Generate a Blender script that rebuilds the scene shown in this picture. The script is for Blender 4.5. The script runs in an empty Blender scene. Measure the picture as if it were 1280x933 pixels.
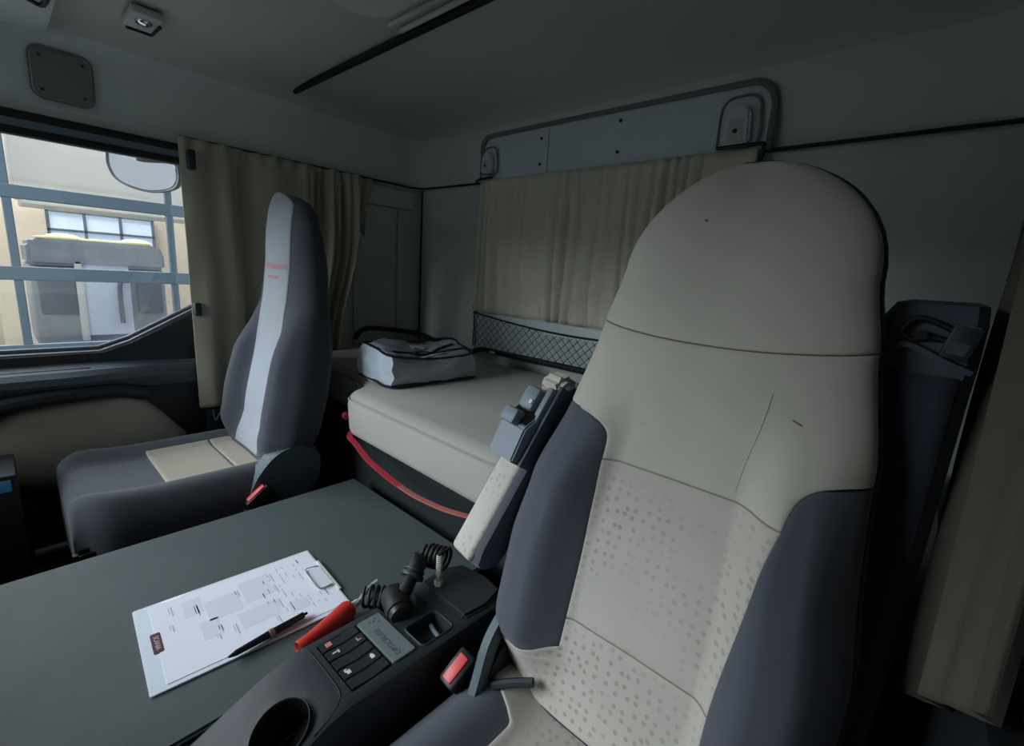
import bpy, bmesh, math, random
from mathutils import Vector, Matrix
random.seed(7)
PI = math.pi
C = bpy.context.scene.collection
sc = bpy.context.scene

# ------------------------------------------------------------------ materials
def lin(c):
    return tuple(((v/255)/12.92 if v/255 <= .04045 else ((v/255+.055)/1.055)**2.4) for v in c)
def mat(name, rgb, rough=.7, metal=0.0, bump=0.0, bscale=400, var=0.0, vscale=6, sheen=0.0, emit=None, spec=.5, spots=None, coat=0.0):
    m = bpy.data.materials.new(name); m.use_nodes = True
    nt = m.node_tree; b = nt.nodes['Principled BSDF']
    col = lin(rgb)
    b.inputs['Base Color'].default_value = (*col, 1)
    b.inputs['Roughness'].default_value = rough
    b.inputs['Metallic'].default_value = metal
    b.inputs['Specular IOR Level'].default_value = spec
    b.inputs['Coat Weight'].default_value = coat
    if sheen:
        b.inputs['Sheen Weight'].default_value = sheen
        b.inputs['Sheen Roughness'].default_value = .5
    tc = nt.nodes.new('ShaderNodeTexCoord')
    last = None
    if var:
        n = nt.nodes.new('ShaderNodeTexNoise'); n.inputs['Scale'].default_value = vscale
        n.inputs['Detail'].default_value = 5
        nt.links.new(tc.outputs['Object'], n.inputs['Vector'])
        r = nt.nodes.new('ShaderNodeValToRGB')
        r.color_ramp.elements[0].position = .3; r.color_ramp.elements[1].position = .7
        r.color_ramp.elements[0].color = (*[v*(1-var) for v in col], 1)
        r.color_ramp.elements[1].color = (*[min(1, v*(1+var)) for v in col], 1)
        nt.links.new(n.outputs['Fac'], r.inputs['Fac'])
        last = r.outputs['Color']
    if spots:                                   # small woven dots: (axes, scale, radius, colour)
        ax, s, rad, c2 = spots
        sp = nt.nodes.new('ShaderNodeSeparateXYZ'); cb = nt.nodes.new('ShaderNodeCombineXYZ')
        nt.links.new(tc.outputs['Object'], sp.inputs[0])
        nt.links.new(sp.outputs['X'], cb.inputs[0]); nt.links.new(sp.outputs[ax], cb.inputs[1])
        vo = nt.nodes.new('ShaderNodeTexVoronoi'); vo.voronoi_dimensions = '2D'
        vo.inputs['Scale'].default_value = s; vo.inputs['Randomness'].default_value = .55
        nt.links.new(cb.outputs[0], vo.inputs['Vector'])
        rr = nt.nodes.new('ShaderNodeMapRange')
        rr.inputs['From Min'].default_value = rad; rr.inputs['From Max'].default_value = rad*.7
        nt.links.new(vo.outputs['Distance'], rr.inputs['Value'])
        n2 = nt.nodes.new('ShaderNodeTexNoise'); n2.inputs['Scale'].default_value = 9
        nt.links.new(tc.outputs['Object'], n2.inputs['Vector'])
        mr = nt.nodes.new('ShaderNodeMapRange')
        mr.inputs['From Min'].default_value = .38; mr.inputs['From Max'].default_value = .62
        nt.links.new(n2.outputs['Fac'], mr.inputs['Value'])
        mu = nt.nodes.new('ShaderNodeMath'); mu.operation = 'MULTIPLY'
        nt.links.new(rr.outputs[0], mu.inputs[0]); nt.links.new(mr.outputs[0], mu.inputs[1])
        mx = nt.nodes.new('ShaderNodeMix'); mx.data_type = 'RGBA'
        nt.links.new(mu.outputs[0], mx.inputs['Factor'])
        if last: nt.links.new(last, mx.inputs['A'])
        else: mx.inputs['A'].default_value = (*col, 1)
        mx.inputs['B'].default_value = (*lin(c2), 1)
        last = mx.outputs['Result']
    if last: nt.links.new(last, b.inputs['Base Color'])
    if bump:
        n = nt.nodes.new('ShaderNodeTexNoise'); n.inputs['Scale'].default_value = bscale
        n.inputs['Detail'].default_value = 3
        nt.links.new(tc.outputs['Object'], n.inputs['Vector'])
        bp = nt.nodes.new('ShaderNodeBump'); bp.inputs['Strength'].default_value = bump
        bp.inputs['Distance'].default_value = .001
        nt.links.new(n.outputs['Fac'], bp.inputs['Height']); nt.links.new(bp.outputs[0], b.inputs['Normal'])
    if emit:
        b.inputs['Emission Color'].default_value = (*lin(emit[0]), 1)
        b.inputs['Emission Strength'].default_value = emit[1]
    return m
def glass_mat(name, tint=(246, 248, 250), refl=.06):
    m = bpy.data.materials.new(name); m.use_nodes = True
    nt = m.node_tree; nt.nodes.clear()
    o = nt.nodes.new('ShaderNodeOutputMaterial'); mx = nt.nodes.new('ShaderNodeMixShader')
    t = nt.nodes.new('ShaderNodeBsdfTransparent'); g = nt.nodes.new('ShaderNodeBsdfGlossy')
    t.inputs['Color'].default_value = (*lin(tint), 1); g.inputs['Roughness'].default_value = .02
    mx.inputs[0].default_value = refl
    nt.links.new(t.outputs[0], mx.inputs[1]); nt.links.new(g.outputs[0], mx.inputs[2])
    nt.links.new(mx.outputs[0], o.inputs['Surface'])
    return m
M = {}
M['shell'] = mat('grey_shell', (206, 212, 210), .75, bump=.25, bscale=500, var=.05, vscale=2)
M['lining'] = mat('side_lining', (198, 204, 201), .9, bump=.5, bscale=700, var=.12, vscale=4)
M['ceil'] = mat('ceiling_cloth', (194, 199, 195), .9, bump=.4, bscale=700, var=.06, vscale=2)
M['panel'] = mat('painted_panel', (214, 224, 230), .5, var=.03)
M['seam'] = mat('brown_seam_thread', (118, 110, 100), .9)
M['crease'] = mat('crease_shade', (176, 170, 160), .9)  # darker tone standing for the shade in a fold of the backrest
M['seam2'] = mat('pale_seam_thread', (148, 141, 132), .9)
M['seal_groove'] = mat('grey_seal_groove_shade', (118, 124, 123), .8)  # cover and latch edging, also the shade of the rear panel groove
M['black'] = mat('black_plastic', (20, 22, 24), .45)
M['rubber'] = mat('black_rubber', (14, 15, 17), .6)
M['dark'] = mat('dark_plastic', (44, 49, 55), .5, bump=.25, bscale=900)
M['dark2'] = mat('charcoal_plastic', (34, 38, 44), .55, bump=.25, bscale=900)
M['doorgrey'] = mat('door_plastic', (78, 87, 95), .45, bump=.2, bscale=900)
M['cover'] = mat('engine_cover_vinyl', (75, 84, 86), .6, bump=.2, bscale=500, var=.12, vscale=5)
M['bedbox'] = mat('dark_carpet', (26, 33, 34), .95, bump=.6, bscale=500)
M['mattress'] = mat('mattress_cloth', (172, 171, 163), .95, bump=.35, bscale=900, var=.05, vscale=5, sheen=.2)
M['beige'] = mat('beige_seat_cloth', (200, 196, 185), .92, bump=.4, bscale=1200, var=.05, vscale=7, sheen=.2)
M['beige_dots'] = mat('dotted_beige_cloth', (198, 192, 184), .92, bump=.4, bscale=1200, var=.05, vscale=7, sheen=.2, spots=('Z', 66, .25, (172, 163, 155)))
M['beige_dots_flat'] = mat('dotted_beige_cushion_cloth', (184, 178, 170), .92, bump=.4, bscale=1200, var=.05, vscale=7, spots=('Y', 66, .25, (170, 163, 154)))
M['beige_p'] = mat('olive_beige_cloth', (160, 154, 140), .92, bump=.4, bscale=1200, var=.04)
M['navy'] = mat('navy_seat_cloth', (80, 84, 97), .9, bump=.5, bscale=1200, var=.04, vscale=7, sheen=.25)
M['navy_side'] = mat('navy_side_cloth', (52, 57, 72), .9, bump=.5, bscale=1200, sheen=.1)
M['charcoal'] = mat('charcoal_seat_cloth', (59, 63, 73), .9, bump=.5, bscale=1200, var=.04, sheen=.2)
M['stripe'] = mat('silver_grey_cloth', (152, 160, 168), .85, bump=.3, bscale=1200, sheen=.2)
M['curtain'] = mat('olive_curtain_cloth', (176, 172, 152), .92, bump=.4, bscale=900, var=.04, vscale=8, sheen=.15)
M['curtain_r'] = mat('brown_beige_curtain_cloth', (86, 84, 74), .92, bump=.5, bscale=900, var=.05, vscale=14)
M['curtain_b'] = mat('pleated_curtain_cloth', (216, 212, 194), .92, bump=.4, bscale=900, var=.05, vscale=14)
M['bagtop'] = mat('bag_grey_canvas', (156, 162, 176), .7, bump=.4, bscale=600, var=.12, vscale=20)
M['bagside'] = mat('bag_silver_canvas', (192, 205, 216), .6, bump=.4, bscale=600, var=.1, vscale=18)
M['white'] = mat('white_label', (214, 214, 208), .6)
M['paper'] = mat('white_paper', (236, 239, 252), .7)
M['board'] = mat('white_board', (226, 234, 246), .35, coat=.3)
M['ink'] = mat('grey_print', (184, 190, 210), .8)
M['ink2'] = mat('pale_print', (222, 227, 241), .8)
M['badge'] = mat('maroon_badge', (78, 42, 46), .5)
M['badgetext'] = mat('badge_lettering', (205, 190, 190), .5)
M['pen'] = mat('dark_pen_metal', (54, 46, 54), .25, metal=.5)
M['penring'] = mat('pen_silver', (170, 165, 165), .3, metal=.7)
M['steel'] = mat('bright_steel', (222, 222, 216), .3, metal=.15)
M['plate'] = mat('silver_name_plate', (134, 146, 148), .4, metal=.35)
M['platetext'] = mat('plate_lettering', (74, 82, 86), .5)
M['red'] = mat('red_plastic', (205, 52, 42), .5, var=.08, vscale=40)
M['redbtn'] = mat('red_button', (226, 88, 90), .45)
M['strap'] = mat('red_strap_cloth', (170, 36, 56), .8)
M['strap2'] = mat('worn_pink_strap_cloth', (170, 96, 90), .85)
M['icon'] = mat('white_icon', (225, 230, 226), .5)
M['iconr'] = mat('pink_icon', (225, 150, 140), .5)
M['lever'] = mat('armrest_grey_plastic', (124, 138, 150), .5)
M['leverd'] = mat('armrest_dark_plastic', (74, 82, 96), .5)
M['recl'] = mat('recliner_grey_plastic', (76, 92, 100), .55)
M['foam'] = mat('worn_cream_foam', (205, 198, 186), .95, bump=.6, bscale=200)
M['net'] = mat('black_net_cord', (24, 28, 30), .8)
M['redink'] = mat('faded_red_print', (176, 138, 140), .85)
M['bore_shade'] = mat('shaded_red_bore', (90, 40, 36), .7)  # darkened red for the shade inside the blow handle
M['mirror'] = mat('mirror_glass', (225, 230, 235), .06, metal=1.0)
M['mirrorb'] = mat('mirror_housing', (52, 60, 68), .5)
M['frost'] = mat('blue_label', (90, 190, 250), .5)
M['doorframe'] = mat('hall_door_frame', (86, 104, 116), .5)
M['hallwall'] = mat('hall_beige_wall', (222, 208, 186), .9, var=.04, vscale=1.5)
M['halllight'] = mat('hall_sand_wall', (222, 204, 168), .9)
M['hallgrey'] = mat('hall_pale_panel', (206, 206, 204), .85, var=.03, vscale=.8)
M['hallfloor'] = mat('hall_concrete', (150, 150, 146), .8, var=.08)
M['truckwhite'] = mat('truck_paint_white', (214, 222, 238), .45, var=.05, vscale=2)
M['truckgrey'] = mat('truck_grey_parts', (146, 152, 160), .6, var=.15, vscale=5)
M['truckdark'] = mat('truck_dark_parts', (88, 95, 106), .5, var=.1, vscale=5)
M['yellow'] = mat('yellow_beacon_bar', (244, 232, 176), .5)
M['pane'] = glass_mat('clear_glass')
M['wpane'] = glass_mat('windscreen_glass', (245, 248, 248), .04)
M['skyglass'] = mat('hall_window_daylight', (200, 215, 235), .5, emit=((200, 215, 235), .65))
M['lampglow'] = mat('lamp_glow', (255, 236, 190), .5, emit=((255, 236, 190), 3.0))

# ------------------------------------------------------------------ helpers
def fin(o, root=None):
    return o
ROOT = {}
def rootloc(o):
    while o.parent: o = o.parent
    return Vector(o.location)
def obj(name, bm, m, parent=None, smooth=True, mats=None, loc=None, ang=35):
    """bm in scene coordinates -> one mesh object; children share the root's origin"""
    if parent is None:
        if loc is None:
            xs = [v.co for v in bm.verts]
            loc = Vector(((min(v.x for v in xs)+max(v.x for v in xs))/2, (min(v.y for v in xs)+max(v.y for v in xs))/2, min(v.z for v in xs)))
        off = Vector(loc)
    else:
        off = rootloc(parent)
    bmesh.ops.translate(bm, verts=bm.verts[:], vec=-off)
    bmesh.ops.recalc_face_normals(bm, faces=bm.faces[:])
    me = bpy.data.meshes.new(name); bm.to_mesh(me); bm.free()
    for mm in (mats or [m]): me.materials.append(mm)
    o = bpy.data.objects.new(name, me); C.objects.link(o)
    if parent is None: o.location = off
    else: o.parent = parent
    if smooth:
        for p in me.polygons: p.use_smooth = True
        try: me.set_sharp_from_angle(angle=math.radians(ang))
        except Exception: pass
    return o
def tag(o, label, cat, group=None):
    o['label'] = label; o['category'] = cat
    if group: o['group'] = group
    return o
def thing(name, label, cat, loc, group=None):
    o = bpy.data.objects.new(name, None); C.objects.link(o); o.location = loc
    o.empty_display_size = .05
    return tag(o, label, cat, group)
def struct(o):
    o['kind'] = 'structure'; return o
def B(): return bmesh.new()
def frame(o, x, y, z):
    """matrix from origin and three axis vectors"""
    m = Matrix.Identity(4)
    for i, a in enumerate((x, y, z)):
        a = Vector(a)
        for j in range(3): m[j][i] = a[j]
    for j in range(3): m[j][3] = o[j]
    return m
def box(bm, lo, hi, bev=0, mx=None, seg=2):
    lo = Vector(lo); hi = Vector(hi)
    r = bmesh.ops.create_cube(bm, size=1)
    vs = r['verts']
    for v in vs: v.co = Vector([lo[i]+(v.co[i]+.5)*(hi[i]-lo[i]) for i in range(3)])
    if bev:
        es = list({e for v in vs for e in v.link_edges})
        q = bmesh.ops.bevel(bm, geom=es, offset=bev, segments=seg, affect='EDGES', profile=.5)
        vs = list({v for f in q['faces'] for v in f.verts} | {v for v in vs if v.is_valid})
    if mx is not None:
        for v in vs: v.co = mx @ v.co
    return vs
def bx(lo, hi, bev=0, mx=None, seg=2):
    bm = B(); box(bm, lo, hi, bev, mx, seg); return bm
def ring_loft(bm, rings, cap0=True, cap1=True, mi=None):
    R = [[bm.verts.new(p) for p in r] for r in rings]
    n = len(R[0])
    for i in range(len(R)-1):
        for j in range(n):
            f = bm.faces.new((R[i][j], R[i][(j+1) % n], R[i+1][(j+1) % n], R[i+1][j]))
            if mi: f.material_index = mi(i, j)
    if cap0: bm.faces.new(R[0][::-1])
    if cap1: bm.faces.new(R[-1])
    return R
def grid(bm, P, mi=0):
    R = [[bm.verts.new(p) for p in r] for r in P]
    for i in range(len(R)-1):
        for j in range(len(R[0])-1):
            f = bm.faces.new((R[i][j], R[i][j+1], R[i+1][j+1], R[i+1][j])); f.material_index = mi
    return R
def catmull(pts, n=8):
    pts = [Vector(p) for p in pts]
    P = [pts[0]*2-pts[1]] + pts + [pts[-1]*2-pts[-2]]
    out = []
    for i in range(1, len(P)-2):
        for k in range(n):
            t = k/n
            a, b, c, d = P[i-1], P[i], P[i+1], P[i+2]
            out.append(.5*((2*b)+(c-a)*t+(2*a-5*b+4*c-d)*t*t+(3*b-a-3*c+d)*t**3))
    out.append(pts[-1]); return out
def tube(bm, pts, r, n=10, smooth=0, flat=None, up=(0, 0, 1)):
    """tube along pts, r number or list; flat=(w,h) gives a strap section"""
    if smooth: pts = catmull(pts, smooth)
    pts = [Vector(p) for p in pts]
    rings = []; prev = None
    for i, p in enumerate(pts):
        t = (pts[min(i+1, len(pts)-1)]-pts[max(i-1, 0)]).normalized()
        if prev is None:
            a = Vector(up) if abs(t.dot(Vector(up))) < .95 else Vector((1, 0, 0))
        else: a = prev
        a = (a-t*a.dot(t)).normalized(); prev = a; b = t.cross(a)
        rr = r[min(int(i/(len(pts)-1)*(len(r)-1)+.5), len(r)-1)] if isinstance(r, (list, tuple)) else r
        if flat:
            w, h = flat
            rings.append([p+a*s*h/2+b*q*w/2 for s, q in ((1, 1), (1, -1), (-1, -1), (-1, 1))])
        else:
            rings.append([p+(a*math.cos(2*PI*k/n)+b*math.sin(2*PI*k/n))*rr for k in range(n)])
    ring_loft(bm, rings)
def cyl(bm, p0, p1, r0, r1=None, n=20, bev=0):
    p0 = Vector(p0); p1 = Vector(p1); r1 = r0 if r1 is None else r1
    t = (p1-p0).normalized(); a = t.orthogonal().normalized(); b = t.cross(a); L = (p1-p0).length
    prof = [(0, r0), (L, r1)] if not bev else [(0, r0-bev), (bev*.3, r0-bev*.3), (bev, r0), (L-bev, r1), (L-bev*.3, r1-bev*.3), (L, r1-bev)]
    ring_loft(bm, [[p0+t*h+(a*math.cos(2*PI*k/n)+b*math.sin(2*PI*k/n))*r for k in range(n)] for h, r in prof])
def prism(bm, poly, ax, lo, hi, bev=0, mx=None):
    """extrude polygon (2 coords of the other axes in order) along axis ax from lo to hi"""
    def P(a, b, h):
        c = [a, b]; c.insert(ax, h); return Vector(c)
    v0 = [bm.verts.new(P(a, b, lo)) for a, b in poly]; v1 = [bm.verts.new(P(a, b, hi)) for a, b in poly]
    n = len(poly); fs = [bm.faces.new(v0[::-1]), bm.faces.new(v1)]
    for i in range(n): fs.append(bm.faces.new((v0[i], v0[(i+1) % n], v1[(i+1) % n], v1[i])))
    vs = v0+v1
    if bev:
        es = list({e for f in fs for e in f.edges})
        q = bmesh.ops.bevel(bm, geom=es, offset=bev, segments=2, affect='EDGES')
        vs = list({v for f in q['faces'] for v in f.verts} | {v for v in vs if v.is_valid})
    if mx is not None:
        for v in vs: v.co = mx @ v.co
def rrect(w, h, r, n=5, cx=0, cy=0):
    out = []
    for sx, sy, a0 in ((1, 1, 0), (-1, 1, 90), (-1, -1, 180), (1, -1, 270)):
        for k in range(n+1):
            a = math.radians(a0+90*k/n)
            out.append((cx+sx*(w/2-r)+r*math.cos(a), cy+sy*(h/2-r)+r*math.sin(a)))
    return out
def text(s, size, mx, depth=.0004, squeeze=1.0):
    cu = bpy.data.curves.new('t', 'FONT'); cu.body = s; cu.size = size; cu.extrude = depth
    cu.align_x = 'CENTER'; cu.align_y = 'CENTER'
    o = bpy.data.objects.new('t', cu); C.objects.link(o)
    bpy.context.view_layer.update()
    me = bpy.data.meshes.new_from_object(o.evaluated_get(bpy.context.evaluated_depsgraph_get()))
    bm = B(); bm.from_mesh(me)
    for v in bm.verts: v.co = mx @ Vector((v.co.x*squeeze, v.co.y, v.co.z))
    bpy.data.objects.remove(o); bpy.data.curves.remove(cu); bpy.data.meshes.remove(me)
    return bm
def ss(a, b, x):
    t = max(0, min(1, (x-a)/(b-a))); return t*t*(3-2*t)
def interp(tab, x):
    if x <= tab[0][0]: return tab[0][1]
    for (a, va), (b, vb) in zip(tab, tab[1:]):
        if x <= b:
            t = (x-a)/(b-a); t = t*t*(3-2*t)*.5+t*.5
            return va+(vb-va)*t
    return tab[-1][1]
def noise(x, y=0, z=0):
    from mathutils import noise as N
    return N.noise(Vector((x, y, z)))

def catmull2(o_):
    return [(p.x, p.y) for p in catmull([Vector((a, b, 0)) for a, b in o_+o_[:1]], 4)]
# ------------------------------------------------------------------ the cab shell
XL, XR, YB, ZC, ZF, YF = -1.96, .11, 1.46, .60, -1.12, -.62
ZS = .38                                               # seam between lining and roof shell
# floor and walls
struct(obj('floor', bx((XL-.1, YF-.1, ZF-.05), (XR+.05, YB+.05, ZF)), M['dark2'], smooth=False))
# back wall: lining with the rear window opening behind the curtain closed
struct(obj('wall_back', bx((XL-.05, YB, ZF), (XR+.05, YB+.05, ZC+.12)), M['lining'], smooth=False))
# left wall with the door window opening
WY0, WY1, WZ0, WZ1 = -.50, .80, -.345, .345
bm = B()
box(bm, (XL-.05, YF, ZF), (XL, YB, WZ0-.02))
box(bm, (XL-.05, YF, WZ1), (XL, YB, ZC+.1))
box(bm, (XL-.05, YF, WZ0-.02), (XL, WY0, WZ1))
box(bm, (XL-.05, WY1, WZ0-.02), (XL, YB, WZ1))
struct(obj('wall_left', bm, M['lining'], smooth=False))
bm = B()
box(bm, (XR, YF, ZF), (XR+.05, YB, ZC+.1))
struct(obj('wall_right', bm, M['lining'], smooth=False))
# front: dash bulkhead, header, pillars around the windscreen
bm = B()
box(bm, (XL-.05, YF-.3, ZF), (XR+.05, YF-.25, -.42))
box(bm, (XL-.05, YF-.05, .42), (XR+.05, YF, ZC+.1))
struct(obj('wall_front', bm, M['dark2'], smooth=False))
bm = B()
prism(bm, [(YF-.28, -.42), (YF-.22, -.42), (YF, .44), (YF-.06, .44)], 0, XL-.04, XL+.06)
prism(bm, [(YF-.28, -.42), (YF-.22, -.42), (YF, .44), (YF-.06, .44)], 0, XR-.06, XR+.04)
struct(obj('trim_1', bm, M['dark2']))
w2 = B(); prism(w2, [(YF-.262, -.42), (YF-.258, -.42), (YF-.038, .44), (YF-.042, .44)], 0, XL+.06, XR-.06)
struct(obj('window_2', w2, M['wpane'], smooth=False))

bm = B()
prism(bm, [(YF-.26, ZF+.02), (YF-.26, -.44), (-.46, -.42), (-.36, -.43), (-.32, -.47), (-.34, -.60), (-.42, -.72), (-.44, ZF+.02)], 0, XL+.07, XR-.03, .012)
dsh = struct(obj('trim_9', bm, M['dark2']))
struct(obj('trim_10', bx((XR-.025, YF, ZF+.01), (XR, .9, -.30), .006), M['dark2']))

# unseen curtain added across the driver's half to darken the right side
bm = B(); grid(bm, [[Vector((-.72+.79*i/60, YF+.03-(.245)*(1-j/12)+.012*math.sin(i*.9), -.40+.82*j/12)) for i in range(61)] for j in range(13)])
o = obj('shading_curtain', bm, M['curtain']); o.modifiers.new('s', 'SOLIDIFY').thickness = .002
tag(o, 'unseen curtain added to shade the driver half of the windscreen', 'curtain')

# rear and side lining panels with their grooves, pocket flap and ribs
bm = B()
box(bm, (XL, 1.085, -.36), (XL+.012, 1.30, .27), .005)
box(bm, (XL, 1.315, -.36), (XL+.010, 1.452, .33), .004)
box(bm, (XL+.002, 1.14, .27), (XL+.03, 1.40, .355), .012)
struct(obj('trim_2', bm, M['lining']))
bm = B()
box(bm, (XL+.012, YB-.012, -.36), (-1.53, YB, ZS-.012), .005)
box(bm, (-.40, YB-.012, -.36), (XR-.004, YB, ZS-.012), .005)
struct(obj('trim_3', bm, M['lining']))
tube_ = B(); tube(tube_, [(XL+.018, YB-.014, -.36), (XL+.018, YB-.014, ZS)], .004, 6)
struct(obj('trim_4', tube_, M['black']))

# roof shell: rounded upper band + ceiling
def shell_section(inset, r, nc=10):
    """closed outline (x,y) inset from the walls with rounded corners"""
    x0, x1, y0, y1 = XL+inset, XR-inset*.6, YF+.0, YB-inset
    pts = []
    for cx, cy, a0 in ((x1-r, y1-r, 0), (x0+r, y1-r, 90), (x0+.02, y0+.02, 180), (x1-.02, y0+.02, 270)):
        rr = r if a0 < 180 else .02
        for k in range(nc+1):
            a = math.radians(a0+90*k/nc); pts.append((cx+rr*math.cos(a), cy+rr*math.sin(a)))
    return pts
bm = B()
prof = [(ZS, .004, .06), (ZS+.004, -.001, .06), (ZS+.05, .004, .07), (ZS+.10, .012, .08), (.53, .03, .10), (.57, .06, .13), (.592, .10, .16), (ZC, .15, .18), (ZC+.006, .30, .2), (ZC+.010, .5, .2)]
rings = [[Vector((x, y, z)) for x, y in shell_section(i, r)] for z, i, r in prof]
ring_loft(bm, rings, cap0=False, cap1=True)
# outer skin so the shell has thickness
ceil_o = obj('ceiling', bm, M['ceil'], loc=(0, 0, 0), ang=60, mats=[M['ceil'], M['shell']])
for p in ceil_o.data.polygons:
    if p.center.z < .565: p.material_index = 1
sm = ceil_o.modifiers.new('s', 'SOLIDIFY'); sm.thickness = .008; sm.offset = 1
struct(ceil_o)
struct(obj('roof', bx((XL-.05, YF-.06, ZC+.07), (XR+.05, YB+.05, ZC+.12)), M['dark2'], smooth=False)).name = 'ceiling_outer'
# black curtain track along the lower seam
bm = B()
tube(bm, [(XL+.016, .46, ZS-.004), (XL+.016, 1.38, ZS-.004), (XL+.05, 1.43, ZS-.004), (-1.50, 1.446, ZS-.004)], .0045, 6)
tube(bm, [(-.42, 1.446, ZS-.004), (XR-.03, 1.446, ZS-.002)], .0055, 6)
struct(obj('trim_5', bm, M['black']))

# ceiling fittings --------------------------------------------------
bm = B()
prism(bm, [(.792, ZC+.004), (.812, ZC+.004), (.812, ZC-.008), (.806, ZC-.012), (.798, ZC-.012), (.792, ZC-.008)], 0, -1.845, -.12)
tag(obj('ceiling_track', bm, M['rubber']), 'long black rubber curtain track crossing the grey ceiling', 'track')
# roof hatch frame with light handle recess
t = thing('roof_hatch', 'grey roof hatch frame with a pale rounded lid at the top edge', 'hatch', (-.75, .5, ZC-.02))
bm = B()
for (a, b) in (((-1.16, .775), (-.30, .785)), ((-1.16, .742), (-.30, .75))):
    box(bm, (a[0], a[1], ZC-.004), (b[0], b[1], ZC+.006), .002)
obj('hatch_frame', bm, M['shell'], t)
bm = B(); prism(bm, rrect(.66, .30, .045, 6, -.80, .545), 2, ZC-.022, ZC+.01, .008)
obj('hatch_lid', bm, M['shell'], t)
t2 = B(); cyl(t2, (-1.16, .515, ZC-.003), (-1.16, .515, ZC+.006), .007, n=12)
tag(obj('ceiling_screw', t2, M['black']), 'small dark screw head in the grey ceiling beside the hatch', 'screw')

# reading lamp over the door
t = thing('reading_lamp', 'small grey reading lamp with shiny bulb above the side window', 'lamp', (-1.62, .285, ZC-.035))
mx = frame((-1.67, .335, ZC-.008), (1, 0, 0), (0, 1, 0), (0, 0, 1))
obj('lamp_bezel', bx((-.06, -.036, -.012), (.06, .036, .01), .01, mx), M['lining'], t)
bm = B(); bmesh.ops.create_uvsphere(bm, u_segments=20, v_segments=12, radius=.019, matrix=Matrix.Translation((-1.655, .333, ZC-.02)) @ Matrix.Diagonal((1.2, 1, .6, 1)))
obj('lamp_bulb', bm, M['mirror'], t)
bm = B(); tube(bm, [mx @ Vector(p) for p in ((-.055, -.028, -.014), (-.055, .028, -.014), (.03, .03, -.016))], .004, 8)
obj('lamp_switch', bm, M['black'], t)

# speaker cover on the shell above the passenger window
t = thing('speaker_cover', 'dark rounded square cover screwed above the side window', 'cover', (XL+.03, .17, .40))
mx = frame((XL+.022, .190, .462), (0, 1, 0), (.18, 0, .984), (.984, 0, -.18))
bm = B(); prism(bm, rrect(.120, .118, .022), 2, -.008, .006, .003, mx); obj('cover_plate', bm, M['seal_groove'], t)
for a, b in ((-.044, -.042), (.044, -.042), (-.044, .042), (.044, .042)):
    bm = B(); cyl(bm, mx @ Vector((a, b, .005)), mx @ Vector((a, b, .0085)), .004, n=10); obj('screw', bm, M['black'], t)
bm = B(); pr = rrect(.132, .130, .027)
tube(bm, [mx @ Vector((a, b, .0)) for a, b in pr+pr[:1]], .0028, 6); obj('cover_seal', bm, M['seal_groove'], t)
# overhead tray edge at the far top left
t = thing('overhead_shelf', 'grey overhead tray corner at the far upper left', 'shelf', (-1.75, -.05, ZC-.06))
obj('shelf_body', bx((-1.9, -.30, ZC-.055), (-1.40, .17, ZC+.0), .02), M['shell'], t)
bm = B(); tube(bm, [(-1.66, .12, ZC-.055), (-1.66, .145, ZC-.058), (-1.54, .145, ZC-.058), (-1.54, .12, ZC-.055)], .006, 8, 4)
obj('shelf_handle', bm, M['dark2'], t)

# ------------------------------------------------------------------ rear wall panel, latches, curtain, net
bm = B()
px0, px1, pz0, pz1 = -1.505, -.415, ZS-.004, .535
def plate(bm, x0, x1, y0, y1, rl, rr):
    pts = [(x0, pz0), (x1, pz0)]
    def arc(cx, cz, r, a0):
        return [(cx+r*math.cos(math.radians(a0+90*k/6)), cz+r*math.sin(math.radians(a0+90*k/6))) for k in range(7)]
    pts += arc(x1-rr, pz1-rr, rr, 0) if rr else [(x1, pz1)]
    pts += arc(x0+rl, pz1-rl, rl, 90) if rl else [(x0, pz1)]
    prism(bm, pts, 1, y0, y1)
plate(bm, px0, -1.162, YB-.034, YB-.026, .05, 0)
plate(bm, -1.158, px1, YB-.034, YB-.026, 0, .05)
panel = struct(obj('trim_6', bm, M['panel'], ang=30))
bm = B()
for x, z in ((-1.195, .415), (-1.195, .505), (-.865, .42), (-.865, .515)):
    bm = B(); cyl(bm, (x, YB-.037, z), (x, YB-.030, z), .0055, n=12); obj('screw', bm, M['black'], panel)
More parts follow.
